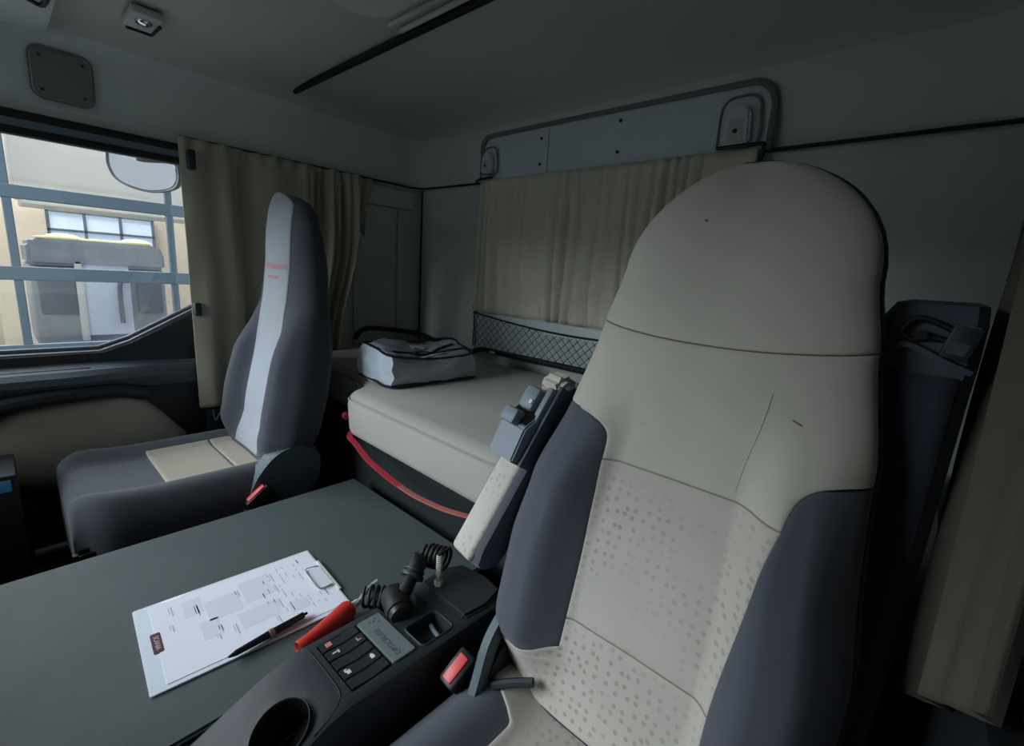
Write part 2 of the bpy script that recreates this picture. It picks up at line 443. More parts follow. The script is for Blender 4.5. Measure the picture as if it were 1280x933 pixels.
# dark tube standing in for the shadowed groove around the panel
bm = B()
pts = [(px0-.008, ZS-.004), (px0-.008, .47)]+[(px0+.052+.060*math.cos(math.radians(180-90*k/6)), .485+.062*math.sin(math.radians(180-90*k/6))) for k in range(7)]+[(-1.0, .548)]+[(px1-.052+.060*math.cos(math.radians(90-90*k/6)), .485+.062*math.sin(math.radians(90-90*k/6))) for k in range(7)]+[(px1+.008, .47), (px1+.008, ZS-.006)]
tube(bm, [(x, YB-.028-.014*ss(.47, .54, z), z) for x, z in pts], .009, 8); struct(obj('trim_7', bm, M['seal_groove']))
for i, (cx, s, lab) in enumerate(((-1.455, .8, 'smaller grey latch in the left end of the rear panel'), (-.487, 1.0, 'larger grey latch in the right end of the rear panel'))):
    t = thing('panel_latch', lab, 'latch', (cx, YB-.05, .385))
    zc = .452
    bm = B(); pr = [(cx+a*.052*s, zc+b*.062*s) for a, b in ((-1, -1), (1, -1), (1, .35), (.85, .8), (.45, 1), (-.45, 1), (-.85, .8), (-1, .35))]
    prism(bm, pr, 1, YB-.042, YB-.033, .002); obj('latch_plate', bm, M['shell'], t)
    bm = B(); prc = catmull2(pr); tube(bm, [(a, YB-.044, b) for a, b in prc], .0036, 6); obj('latch_rim', bm, M['seal_groove'], t)
    bm = B(); pr = [(cx+a*.03*s, zc-.062*s+b*.075*s) for a, b in ((-1.25, 0), (1.25, 0), (1.05, 1.05), (.5, 1.3), (-.5, 1.3), (-1.1, 1.0))]
    prism(bm, pr, 1, YB-.066, YB-.042, .006); obj('latch_lever', bm, M['panel'], t)
    bm = B(); pr = [(cx+a*.018*s, zc-.058*s+b*.05*s) for a, b in ((-1.1, 0), (1.1, 0), (.95, 1.15), (-.95, 1.15))]
    prism(bm, pr, 1, YB-.0685, YB-.066, .001); obj('latch_recess', bm, M['lining'], t)
    bm = B(); cyl(bm, (cx, YB-.071, zc-.03*s), (cx, YB-.068, zc-.03*s), .006*s, n=12); obj('latch_bolt', bm, M['black'], t)
    bm = B()
    if i: tube(bm, [(cx-.045, YB-.06, ZS+.004), (cx+.065, YB-.06, ZS+.004), (cx+.076, YB-.056, ZS-.006), (cx+.07, YB-.05, ZS-.05)], .0055, 8, 4)
    else: tube(bm, [(cx-.058, YB-.05, ZS-.016), (cx-.055, YB-.055, ZS+.0), (cx+.035, YB-.06, ZS+.004)], .005, 8, 4)
    obj('latch_hinge', bm, M['black'], t)

def cloth(name, path, z0, z1, nz, amp, m, freq=None, parent=None, thick=.003, zlow=None, seed=1.0, rough=.35, gather=1.0):
    """hanging folded cloth: path(u)->(x,y), normal dir(u); folds of amplitude amp(u,v)"""
    nu = 260
    P = []
    for k in range(nz+1):
        v = k/nz; row = []
        for i in range(nu+1):
            u = i/nu
            x, y, nx, ny = path(u, v)
            d = amp(u, v)
            zb = z0 if zlow is None else zlow(u)
            row.append(Vector((x+nx*d, y+ny*d, z1+(zb-z1)*v)))
        P.append(row)
    bm = B(); grid(bm, P)
    o = obj(name, bm, m, parent, ang=180)
    s = o.modifiers.new('s', 'SOLIDIFY'); s.thickness = thick; s.offset = 0
    return o

# pleated curtain over the rear window
def rc_path(u, v): return (-1.49+u*1.065, YB-.037, 0, -1)
def rc_amp(u, v):
    w = u*135+5*math.sin(u*9)+2*math.sin(u*31)+1.3*math.sin(v*3+u*23)*v+2.0*noise(u*7, v*1.5)
    s1 = math.sin(w); a = .017*(.6+.4*math.sin(u*17+1))*(2*abs((s1+1)/2)**.38-1)+.005*math.sin(w*.37+v*1.5+2)+.004*noise(u*40, v*3)
    return a*min(1, .5+v*1.6)+.010
t = thing('rear_window_curtain', 'beige pleated curtain covering the rear window below the white panel', 'curtain', (-.96, YB-.03, -.165))
cloth('pleated_cloth', rc_path, -.163, ZS-.002, 30, rc_amp, M['curtain_b'], parent=t, thick=.002)
bm = B(); box(bm, (-1.495, YB-.032, -.172), (-.42, YB-.026, -.160), .002); obj('bottom_hem', bm, M['curtain_b'], t)
bm = B(); cyl(bm, (-1.503, YB-.03, .155), (-1.503, YB-.012, .155), .010, n=14, bev=.002); obj('tie_button', bm, M['dark2'], t)
struct(obj('trim_8', bx((-1.50, YB-.026, -.33), (-.42, YB-.012, -.168), .004), M['panel']))

# storage net with elastic top cord
t = thing('storage_net', 'black diamond mesh storage net stretched below the rear curtain', 'net', (-.95, YB-.045, -.31))
bm = B()
nx0, nx1 = -1.505, -.42
def ntop(x): return -.172-.035*math.sin((x-nx0)/(nx1-nx0)*PI)
def nbot(x): return -.318
step = .036
yn = YB-.042
def seg(bm, a, b, r=.0013):
    tube(bm, [a, b], r, 4)
k = -10
while nx0+k*step < nx1+.2:
    for sgn in (1, -1):
        pts = []
        for j in range(0, 15):
            z = -.322+j*.0118; x = nx0+k*step+sgn*(z+.318)*1.05+(.16 if sgn < 0 else 0)
            if nx0 <= x <= nx1 and z <= ntop(x): pts.append((x, yn-.008*math.sin((x-nx0)*3), z))
        if len(pts) > 1: tube(bm, pts, .0015, 4)
    k += 1
obj('net_mesh', bm, M['net'], t)
bm = B()
tube(bm, [(nx0+(nx1-nx0)*q/24, yn-.004, ntop(nx0+(nx1-nx0)*q/24)) for q in range(25)], .0038, 8)
tube(bm, [(nx0, yn, -.165), (nx0+.003, yn, -.24), (nx0, yn, -.32)], .003, 8)
obj('net_cord', bm, M['net'], t)
bm = B(); cyl(bm, (nx0+.002, yn-.006, -.150), (nx0+.002, YB-.012, -.150), .007, n=12); tube(bm, [(nx0+.002, yn-.004, -.15), (nx0+.012, yn-.004, -.17)], .005, 8); obj('net_hook', bm, M['black'], t)

# ------------------------------------------------------------------ bed
ZM = -.365
struct_bed = obj('bed_box', bx((XL+.005, .745, ZF), (XR-.01, YB-.014, -.51), .006), M['bedbox'])
tag(struct_bed, 'dark carpeted bed base box behind the engine cover', 'bed base')
# front dark panel of the bunk
# mattress: outline with a tongue that projects between the seats
def mat_outline(inset=0, n=6):
    x0, x1 = XL+.03, XR-.03
    pts = [(x0, YB-.05), (x0, .80), (-1.36, .79), (-1.285, .74), (-1.25, .668), (-.60, .655), (-.53, .72), (-.46, .80), (x1, .80), (x1, YB-.05)]
    rad = [.03, .05, .05, .05, .05, .06, .05, .05, .05, .03]
    out = []
    N = len(pts)
    for i in range(N):
        p = Vector(pts[i]); a = Vector(pts[i-1]); b = Vector(pts[(i+1) % N])
        da = (a-p).normalized(); db = (b-p).normalized(); r = min(rad[i], (a-p).length*.45, (b-p).length*.45)
        p0 = p+da*r; p1 = p+db*r
        for k in range(n+1):
            t_ = k/n; out.append((1-t_)**2*p0+2*t_*(1-t_)*p+t_*t_*p1)
    if inset:
        res = []
        for i, q in enumerate(out):
            a = out[i-1]; b = out[(i+1) % len(out)]
            tn = (b-a).normalized(); nrm = Vector((-tn.y, tn.x))
            res.append(q+nrm*inset)
        out = res
    return out
def minset(i):
    o = mat_outline(); res = []
    cx = Vector((-.93, 1.08)); N = len(o)
    for k, q in enumerate(o):
        a = o[k-2]; b = o[(k+2) % N]; tn = (b-a)
        if tn.length < 1e-6: res.append(q); continue
        tn.normalize(); nrm = Vector((-tn.y, tn.x))
        res.append(q+nrm*i)
    return res
bm = B()
zs = [(-.505, .02), (-.50, .006), (-.485, 0), (-.41, -.004), (-.396, .0), (-.392, .006), (-.388, .003), (-.382, .006), (-.376, .012), (-.370, .022), (-.366, .034)]
rings = [[Vector((p.x, p.y, z)) for p in minset(i)] for z, i in zs]
R = ring_loft(bm, rings, cap0=True, cap1=False)
fb = bmesh.ops.triangle_fill(bm, use_beauty=True, edges=[bm.edges.get((R[-1][i_], R[-1][i_-1])) for i_ in range(len(R[-1]))])
t = thing('mattress', 'beige cloth bunk mattress with a tongue projecting between the seats', 'mattress', (-.93, 1.05, -.508))
mt = obj('mattress_body', bm, M['mattress'], t, ang=50)
# piping just below the top edge
bm = B(); ou = minset(-.001); ou = [p for p in ou if p.y < .82]
tube(bm, [(p.x, p.y, -.394) for p in ou], .0028, 6); obj('piping', bm, M['mattress'], t)

# black rail around the rear of the bed
bm = B()
tube(bm, [(-1.93, 1.08, -.335), (-1.925, 1.10, -.30), (-1.92, 1.16, -.285), (-1.915, 1.36, -.31), (-1.87, 1.415, -.325), (-1.70, 1.415, -.345), (-1.50, 1.40, -.345), (-1.42, 1.395, -.325), (-1.25, 1.395, -.323), (-.30, 1.395, -.323), (-.02, 1.395, -.33)], .0115, 10, 8)
t = thing('bed_rail', 'black tubular rail curving along the rear edge of the mattress', 'rail', (-1.0, 1.38, -.34))
obj('rail_tube', bm, M['rubber'], t)
for x0 in (-1.50, -1.36):
    bm = B(); tube(bm, [(x0, 1.384, -.337+.012*(x0 > -1.4)), (x0+.03, 1.382, -.334+.010*(x0 > -1.4))], .004, 6); obj('rail_clip', bm, M['steel'], t)
bm = B(); tube(bm, [(-1.911, 1.19, -.272), (-1.911, 1.205, -.272)], .003, 6)
obj('rail_clip', bm, M['steel'], t)

# red pull strap under the mattress
def aty_(x, z): return (x, .662, z)
t = thing('pull_strap', 'red pull strap hanging under the front of the mattress', 'strap', (-1.0, .66, -.56))
bm = B(); tube(bm, [(-1.25, .69, -.500), (-1.215, .660, -.503), (-1.16, .650, -.508), (-1.08, .642, -.528), (-.985, .640, -.542), (-.925, .640, -.548)], .006, 6, 6, flat=(.016, .004)); obj('strap_webbing', bm, M['strap'], t)
bm = B(); tube(bm, [(-.928, .640, -.548), (-.86, .640, -.550), (-.76, .642, -.543), (-.68, .65, -.532), (-.55, .67, -.514)], .006, 6, 6, flat=(.014, .004)); o = obj('worn_webbing', bm, M['strap2'], t); o['label'] = 'worn pinkish half of the strap'
bm = B(); cyl(bm, (-1.315, .70, -.468), (-1.295, .695, -.468), .012, n=14, bev=.003); obj('strap_end', bm, M['strap'], t)

# folded grey bag on the mattress
t = thing('folded_bag', 'folded grey canvas bag with dark piping lying on the mattress', 'bag', (-1.27, .96, ZM))
z0 = -.3625
Bq = {'fl': (-1.375, .785), 'fr': (-1.175, .775), 'br': (-1.150, 1.10), 'bl': (-1.33, 1.13)}
def bagpt(u, v, w):
    """u across, v along, w up"""
    a = Vector(Bq['fl'])*(1-u)+Vector(Bq['fr'])*u; b = Vector(Bq['bl'])*(1-u)+Vector(Bq['br'])*u
    p = a*(1-v)+b*v
    h = .088+.026*(1-u)-.006*v+.010*math.sin(v*7+u*2)*w
    cr = .006*noise(u*4+3, v*6, w*4)
    sx = (u-.5)*.05*math.sin(w*PI)
    ins = (.5-v)*.02*w
    return Vector((p.x+sx*.6-(u-.5)*.022*w*w+cr, p.y+ins+cr+.012*math.sin(w*PI)*(-1 if v < .05 else 0)*(1-abs(u-.5)), z0+h*w+(.008*noise(u*5, v*8, 2) if w > .9 else 0)))
def bagface(name, fn, m, n=18):
    bm = B(); grid(bm, [[fn(i/n, j/n) for i in range(n+1)] for j in range(n+1)])
    return obj(name, bm, m, t, ang=60)
bm = B(); n = 16
grid(bm, [[bagpt(i/n, j/n, 1) for i in range(n+1)] for j in range(n+1)], 0)
grid(bm, [[bagpt(i/n, j/n, 0) for i in range(n+1)] for j in range(n+1)], 0)
for f_, mi in ((lambda a, b: bagpt(a, 0, b), 1), (lambda a, b: bagpt(a, 1, b), 1), (lambda a, b: bagpt(0, a, b), 2), (lambda a, b: bagpt(1, a, b), 2)):
    grid(bm, [[f_(i/n, j/n) for i in range(n+1)] for j in range(n+1)], mi)
bmesh.ops.remove_doubles(bm, verts=bm.verts[:], dist=.0005)
M['bagmid'] = mat('bag_mid_canvas', (172, 178, 190), .65, bump=.4, bscale=600, var=.16, vscale=14)
obj('bag_body', bm, None, t, mats=[M['bagtop'], M['bagside'], M['bagmid']], ang=50)
bm = B()
loop = [(0, 0), (.5, 0), (1, 0), (1, .5), (1, 1), (.5, 1), (0, 1), (0, .5), (0, 0)]
tube(bm, [bagpt(a, b, 1.0)+Vector((0, 0, .001)) for a, b in loop], .0042, 6, 5)
obj('top_piping', bm, M['black'], t)
bm = B(); tube(bm, [bagpt(a, b, .03)+Vector((0, 0, .003)) for a, b in loop], .0045, 6, 5); obj('bottom_piping', bm, M['black'], t)
bm = B(); tube(bm, [bagpt(.62+.1*math.sin(b*5), b, 1)+Vector((0, 0, .003)) for b in (.12, .3, .5, .7, .9)], .004, 6, 5, flat=(.012, .004))
tube(bm, [bagpt(.8, b, 1)+Vector((0, 0, .004)) for b in (.30, .5, .72, .95)], .004, 6, 5, flat=(.008, .003)); obj('zip', bm, M['black'], t)
bm = B(); tube(bm, [bagpt(.75, .30, 1)+Vector((0, 0, .004)), bagpt(.72, .45, 1)+Vector((0, 0, .014)), bagpt(.70, .60, 1)+Vector((0, 0, .005))], .004, 6, 5, flat=(.02, .003)); obj('handle_strap', bm, M['dark2'], t)
for (a, b, w_, l_) in ((.32, .52, .15, .20), (.88, .52, .09, .26)):
    bm = B(); grid(bm, [[bagpt(a+w_*(i/4-.5), b+l_*(j/4-.5), 1)+Vector((0, 0, .004)) for i in range(5)] for j in range(5)])
    o = obj('label_patch', bm, M['white'], t); s = o.modifiers.new('s', 'SOLIDIFY'); s.thickness = .001

# ------------------------------------------------------------------ side curtain, passenger side
def lc_path(u, v):
    y = .447+u*(.635-.10*ss(.3, 1, v)*u)
    x = -1.912+.015*ss(0, 1, v)
    if u < .28: x += .004
    return (x, y, 1, 0)
def lc_amp(u, v):
    w = u*30+3*u*u+.8*math.sin(v*2+u*7)
    a = .024*(.6+.4*math.sin(u*9+.5))*math.sin(w)+.016*math.sin(w*.41+1+v)
    if u < .24: a = a*ss(.05, .24, u)+.012*math.sin(u*13)
    if u > .62: a += .014*math.sin(u*110+v*2)*ss(.62, .75, u)
    a += .006*noise(u*12, v*4)
    top = 1-ss(0, .06, v)
    return a*(.45+.55*ss(0, .12, v))+.008*top*math.sin(u*70)
t = thing('window_curtain', 'olive beige curtain hanging beside the passenger window behind the striped seat', 'curtain', (-1.92, .75, -.55))
cloth('curtain_cloth', lc_path, -.545, ZS-.01, 60, lc_amp, M['curtain'], parent=t, zlow=lambda u: -.545+.18*ss(.25, .6, u))
for z in (.30, -.185):
    bm = B(); box(bm, (-1.905, .450 + (.014 if z > 0 else 0), z-.03 if z > 0 else z-.025), (-1.868, .470 + (.014 if z > 0 else 0), z+.03 if z > 0 else z+.02), .003)
    obj('hook_tab', bm, M['dark2'], t)
# loose end flap of the curtain by the corner
def fl_path(u, v): return (-1.93, 1.085+.07*u*(1-.6*v), 1, 0)
def fl_amp(u, v): return .012+.012*math.sin(u*9+v*5)
o = cloth('curtain_flap', fl_path, .10, ZS-.012, 16, fl_amp, M['curtain'], parent=t, zlow=lambda u: .22-.10*u)

# ------------------------------------------------------------------ curtain, driver side (bunched on the right)
def dc_path(u, v):
    y = .335+u*(.485-.02*v)-.12*ss(.30, 1, v)*u
    x = .070
    return (x, y, -1, 0)
def dc_amp(u, v):
    a = .010*math.sin(u*13+v*3.0-1.2)+.005*math.sin(u*31+v*4)
    return a+.002
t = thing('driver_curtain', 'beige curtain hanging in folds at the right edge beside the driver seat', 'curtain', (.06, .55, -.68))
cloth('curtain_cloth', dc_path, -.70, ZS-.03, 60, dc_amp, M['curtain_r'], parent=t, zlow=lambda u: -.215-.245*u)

# ------------------------------------------------------------------ passenger door: window, sill, pocket
t = struct(bpy.data.objects.new('door_1', None)); C.objects.link(t); t.location = (XL, .1, ZF)
bm = B()
# black door trim below the window, with the raised rear corner
prism(bm, [(WY0-.05, -.332), (.21, -.332), (.28, -.302), (.46, -.203), (.80, -.158), (.80, -1.0), (WY0-.05, -1.0)], 0, XL+.001, XL+.022, .004)
obj('door_panel', bm, M['dark2'], t)
bm = B()
ys = [WY0-.05+ (1.25)*i/40 for i in range(41)]
rings = []
for y in ys:
    h = -.365-.012*ss(.15, .5, y)
    w_ = .085-.058*ss(.1, .42, y)
    rings.append([Vector((XL+.02, y, h+.008)), Vector((XL+.02+w_*.8, y, h-.006)), Vector((XL+.02+w_, y, h-.02)), Vector((XL+.02+w_, y, h-.04)), Vector((XL+.02+w_*.6, y, h-.075)), Vector((XL+.02, y, h-.09))])
ring_loft(bm, rings); obj('sill_ledge', bm, M['doorgrey'], t, ang=20)
bm = B(); prism(bm, rrect(.022, .24, .010, 4, XL+.058, .05), 2, -.374, -.366); obj('vent_slot', bm, M['black'], t)
# beige bulging lower panel
bm = B()
outline = [(-.10, -.56), (-.02, -.49), (.05, -.472), (.14, -.468), (.25, -.468), (.31, -.51), (.38, -.60), (.40, -.66), (.28, -.76), (.05, -.74), (-.06, -.68), (-.11, -.61)]
outline = catmull([Vector((a, b, 0)) for a, b in outline+outline[:1]], 5)[:-1]
cy, cz = .14, -.60
rings = []
for s_, d in ((1.0, .0), (1.0, .02), (.97, .045), (.88, .062), (.7, .070), (.4, .074)):
    rings.append([Vector((XL+.02+d, cy+(p.x-cy)*s_, cz+(p.y-cz)*s_)) for p in outline])
ring_loft(bm, rings); obj('door_inset', bm, M['beige_p'], t, ang=60)
bm = B(); tube(bm, [(XL+.07, -.20, -.50), (XL+.09, -.05, -.455), (XL+.09, .10, -.44), (XL+.075, .22, -.445), (XL+.06, .30, -.47)], .022, 10, 6); obj('door_handle', bm, M['dark2'], t)

# window frame and panes
wf = struct(bpy.data.objects.new('window_1', None)); C.objects.link(wf); wf.location = (XL, .1, WZ0)
bm = B()
lower = [(WY0, -.345), (.20, -.345), (.28, -.315), (.46, -.215), (.80, -.17)]
for off, r, dz in ((XL+.012, .007, .0), (XL+.004, .009, .014), (XL-.01, .008, .028)):
    tube(bm, [(off, y, z+dz) for y, z in lower], r, 8)
obj('window_seal', bm, M['doorgrey'], wf)
bm = B(); box(bm, (XL-.02, WY0, .288), (XL+.012, WY1, .310), .004); box(bm, (XL-.01, WY0, .332), (XL+.02, WY1, .352), .004)
obj('window_top_seal', bm, M['rubber'], wf)
bm = B(); box(bm, (XL-.02, WY0, .306), (XL+.0, WY1, .336)); obj('window_header', bm, M['lever'], wf)
bm = B(); box(bm, (XL-.026, WY0, -.36), (XL-.021, WY1, .34)); obj('window_pane', bm, M['pane'], wf, smooth=False)

# exterior kerb mirror
t = thing('side_mirror', 'rounded exterior mirror outside the passenger window', 'mirror', (-2.30, .42, .18))
mc = Vector((-2.30, .425, .295))
az = Vector((.62, -.77, -.12)).normalized(); ax = Vector((0, 0, 1)).cross(az).normalized(); ay = az.cross(ax)
mx = frame(mc, ax, ay, az)
def mirr(s, z): return [mx @ Vector((a*s*1.12, b*s*1.12, z)) for a, b in MO]
MO = [(-.115, .045), (-.108, .058), (-.06, .062), (.06, .058), (.11, .045), (.125, .01), (.118, -.03), (.09, -.055), (.02, -.066), (-.05, -.055), (-.10, -.03), (-.118, .01)]
MO = [(p.x, p.y) for p in catmull([Vector((a, b, 0)) for a, b in MO+MO[:1]], 4)[:-1]]
bm = B(); ring_loft(bm, [mirr(.5, -.06), mirr(.85, -.045), mirr(1.0, -.015), mirr(1.06, .004), mirr(1.02, .012), mirr(.95, .008)]); obj('mirror_housing', bm, M['mirrorb'], t)
bm = B(); ring_loft(bm, [mirr(.945, .0075), mirr(.93, .0105), mirr(.6, .013), mirr(.2, .014)]); obj('mirror_glass', bm, M['mirror'], t)
bm = B(); tube(bm, [mc+Vector((0, 0, .03))-az*.03, mc+Vector((.02, .03, .10)), mc+Vector((.10, .12, .12)), mc+Vector((.30, .15, .12))], .013, 10, 5); obj('mirror_arm', bm, M['black'], t)
bm = B(); box(bm, (.0, .030, .008), (.105, .052, .032), .005, mx); obj('mirror_clamp', bm, M['black'], t)

# ------------------------------------------------------------------ engine cover
bm = B()
prism(bm, [(-1.252, -.30), (-.655, -.30), (-.655, .695), (-1.252, .695)], 2, -.672, -.66, .004)
t = thing('engine_cover', 'flat grey vinyl topped engine cover between the two seats', 'engine cover', (-.955, .2, ZF))
obj('cover_top', bm, M['cover'], t)
obj('cover_body', bx((-1.24, -.32, ZF), (-.665, .685, -.67), .01), M['bedbox'], t)

# clipboard -------------------------------------------------------
def atz_dir(p, q):
    return (Vector(q)-Vector(p)).normalized()
tl, bl, br, tr = Vector((-.976, .429)), Vector((-.983, .103)), Vector((-.746, .084)), Vector((-.752, .397))
Zt = -.66
ly = (((bl-tl)+(br-tr)).normalized()+Vector((-.065, 0))).normalized(); lx = Vector((-ly.y, ly.x)); lx = lx if lx.x > 0 else -lx
O = (tl+bl+br+tr)/4
# board frame: X across (to the right), Y towards the top clip
mxb = frame((O.x, O.y, Zt), (lx.x, lx.y, 0), (-ly.x, -ly.y, 0), (0, 0, 1))
t = thing('clipboard', 'white clipboard lying on the grey engine cover', 'clipboard', (O.x, O.y, Zt))
bm = B(); prism(bm, rrect(.232, .318, .004, 3), 2, .0005, .0035, .0005, mxb); obj('board', bm, M['board'], t)
T2 = mxb @ Matrix.Translation((0, -.136, 0))
bm = B(); prism(bm, rrect(.054, .0145, .003, 3), 2, .0035, .0046, 0, T2); bg = obj("badge", bm, M["badge"], t)
obj("badge_lettering", text("SCANIA", .0105, T2 @ Matrix.Translation((0, 0, .0048)), .0002, 1.0), M["badgetext"], bg, smooth=False)
bm = B(); box(bm, (-.060, .156, .0035), (.060, .162, .0065), .001, mxb); box(bm, (-.058, .158, -.000), (.058, .1615, .0035), 0, mxb)
cl = obj('clip', bm, M['steel'], t)
bm = B(); tube(bm, [mxb @ Vector(p) for p in ((-.038, .152, .008), (-.040, .128, .009), (-.020, .122, .010), (.020, .122, .010), (.040, .128, .009), (.038, .152, .008))], .0012, 6, 4); obj('clip_wire', bm, M['penring'], cl)
bm = B(); prism(bm, [(-.036, .124), (.036, .124), (.040, .155), (-.040, .155)], 2, .0062, .0072, .0003, mxb); obj('clip_plate', bm, M['board'], cl)
# printed form
mxp = mxb @ Matrix.Translation((-.001, .010, .0038))
t = thing('printed_form', 'printed white paper form held on the clipboard', 'paper', tuple(mxp @ Vector((0, 0, 0))), None)
NP = 30
bm = B(); prism(bm, rrect(.214, .292, .001, 2), 2, 0, .0006, 0, mxp); obj('sheet', bm, M['paper'], t, smooth=False)
random.seed(11)
bm = B(); bm2 = B()
def bar(b, x, y, w, h): box(b, (x-w/2, y-h/2, .0006), (x+w/2, y+h/2, .0008), 0, mxp)
for x, y, w, h in ((-.045, .02, .07, .05), (-.03, -.04, .06, .055), (.035, .005, .045, .065), (.055, .07, .03, .035), (-.06, -.085, .05, .03), (.02, -.07, .05, .03)): bar(bm2, x, y, w, h)
for _ in range(10):
    y = .125-_*.011
    for k in range(random.randint(3, 7)):
        bar(bm, -.09+random.random()*.17, y, .004+random.random()*.012, .0016)
for x, y, w in ((-.06, .055, .030), (-.02, .052, .03), (.03, .045, .03), (.072, .03, .022), (-.05, -.01, .02), (.05, -.035, .03), (-.045, -.078, .035), (.03, -.055, .018), (.052, -.062, .014), (-.07, -.115, .03), (-.02, -.12, .02)):
    bar(bm, x, y, w, .0022); bar(bm, x-.004, y-.004, w*.7, .0012)
obj('print_blocks', bm2, M['ink2'], t, smooth=False); obj('print_lines', bm, M['ink'], t, smooth=False)

# pen on the clipboard
p0 = Vector((-.752, .190, -.6485)); p1 = Vector((-.764, .325, -.6485)); d = (p1-p0).normalized()
t = thing('ballpoint_pen', 'dark ballpoint pen lying along the right edge of the clipboard', 'pen', tuple((p0+p1)/2))
bm = B(); cyl(bm, p0, p0+d*.012, .0015, .0048, 14); cyl(bm, p0+d*.012, p0+d*.066, .0048, .0066, 16); obj('lower_barrel', bm, M['pen'], t)
bm = B(); cyl(bm, p0+d*.066, p0+d*.075, .0078, .0078, 16, .001); obj('middle_ring', bm, M['penring'], t)
bm = B(); cyl(bm, p0+d*.075, p0+d*.130, .0066, .0056, 16); cyl(bm, p0+d*.130, p0+d*.137, .0026, .0026, 12); obj('upper_barrel', bm, M['pen'], t)
bm = B(); q = Vector((.006, 0, .003)); tube(bm, [p0+d*.128+q*.4, p0+d*.126+q*1.1, p0+d*.088+q*1.1, p0+d*.086+q*.8], .0015, 6, 2, flat=(.004, .002)); obj('pocket_clip', bm, M['black'], t)

# ------------------------------------------------------------------ centre console beside the driver
t = thing('centre_console', 'dark grey gear console with cup holder, switches and silver name plate', 'console', (-.57, .35, ZF))
CT = -.598                                    # flat top height
mxc = frame((-.57, .35, CT), (1, 0, 0), (0, 1, 0), (0, 0, 1))
def cpt(s, y):
    """cross-section of the console at y, s in 0..1 round the outline (left foot, top, right foot)"""
sec = []
def csec(y):
    f = ss(.27, .02, y)                       # front part slopes down and widens
    zt = CT-.075*f
    xl = -.634+.006*f; xr = -.492+.02*f
    foot = -.672
    return [(xl-.022, foot), (xl-.018, foot+.008), (xl-.012, zt-.012), (xl-.004, zt-.003), (xl+.006, zt), (xl+.03, zt), (xr-.03, zt), (xr-.008, zt), (xr-.001, zt-.003), (xr+.004, zt-.012), (xr+.008, zt-.04), (xr+.016, -.80), (xr+.016, ZF+.02), (xl-.02, ZF+.02), (xl-.02, foot)]
ysn = [-.04, -.03, 0, .04, .08, .12, .16, .20, .235, .262, .268, .272, .30, .40, .50, .56, .585, .597, .604, .607]
rings = []
for y in ysn:
    r = csec(y)
    e = ss(.575, .607, y)
    rings.append([Vector((x+( -.575-x)*.10*e, y, z-.018*e if z > -.65 else z)) for x, z in r])
bm = B(); ring_loft(bm, rings)
body = obj('console_body', bm, M['dark'], t, ang=28)
# groove in front of the switches
bm = B(); tube(bm, [(-.637, .262, CT-.010), (-.626, .266, CT-.001), (-.60, .268, CT-.001), (-.53, .267, CT-.001), (-.510, .258, CT-.002), (-.499, .240, CT-.005), (-.495, .215, CT-.012)], .0019, 6, 5); obj('lid_groove', bm, M['net'], t)
# cup holder: ring and well (booleaned hole)
cc = Vector((-.538, .186, CT-.010)); nrm = Vector((0, -.45, 1)).normalized()
cut = B(); cyl(cut, cc-nrm*.11, cc+nrm*.06, .041, .041, 40)
sxu = Vector((1, 0, 0))
cuto = obj('tmpcut', cut, None, None)
cut2 = B(); prism(cut2, rrect(.050, .062, .008, 4, -.5335, .433), 2, CT-.022, CT+.03); cut2o = obj('tmpcut2', cut2, None, None)
cut3 = B(); prism(cut3, rrect(.062, .072, .006, 4, -.612, .432), 2, CT-.03, CT+.03); cut3o = obj('tmpcut3', cut3, None, None)
cut4 = B(); prism(cut4, rrect(.112, .068, .003, 3, -.566, .312), 2, CT-.006, CT+.03); cut4o = obj('tmpcut4', cut4, None, None)
for k in (cuto, cut2o, cut3o, cut4o):
    md = body.modifiers.new('b', 'BOOLEAN'); md.object = k; md.operation = 'DIFFERENCE'; md.solver = 'EXACT'
bpy.context.view_layer.update()
me = bpy.data.meshes.new_from_object(body.evaluated_get(bpy.context.evaluated_depsgraph_get()))
body.modifiers.clear(); body.data = me
me.materials.clear(); me.materials.append(M['dark'])
for k in (cuto, cut2o, cut3o, cut4o): bpy.data.objects.remove(k)
for p in me.polygons: p.use_smooth = True
me.set_sharp_from_angle(angle=math.radians(28))
# cup insert
def circ(c, n, r, k=40, tilt=nrm):
    a = Vector((1, 0, 0)); b = tilt.cross(a)
    return [c+(a*math.cos(2*PI*i/k)+b*math.sin(2*PI*i/k))*r for i in range(k)]
bm = B(); ring_loft(bm, [circ(cc+nrm*h, nrm, r) for h, r in ((-.006, .0408), (-.012, .0400), (-.05, .0375), (-.062, .036), (-.062, .001))], cap0=False)
o = obj('cup_holder_well', bm, M['black'], t); s_ = o.modifiers.new('s', 'SOLIDIFY'); s_.thickness = .001
bm = B(); tube(bm, [cc-nrm*.058+p for p in [Vector((.022*math.cos(a/12*2*PI), .022*math.sin(a/12*2*PI), 0)) for a in range(13)]], .002, 6, 3); obj('well_ring', bm, M['dark'], t)
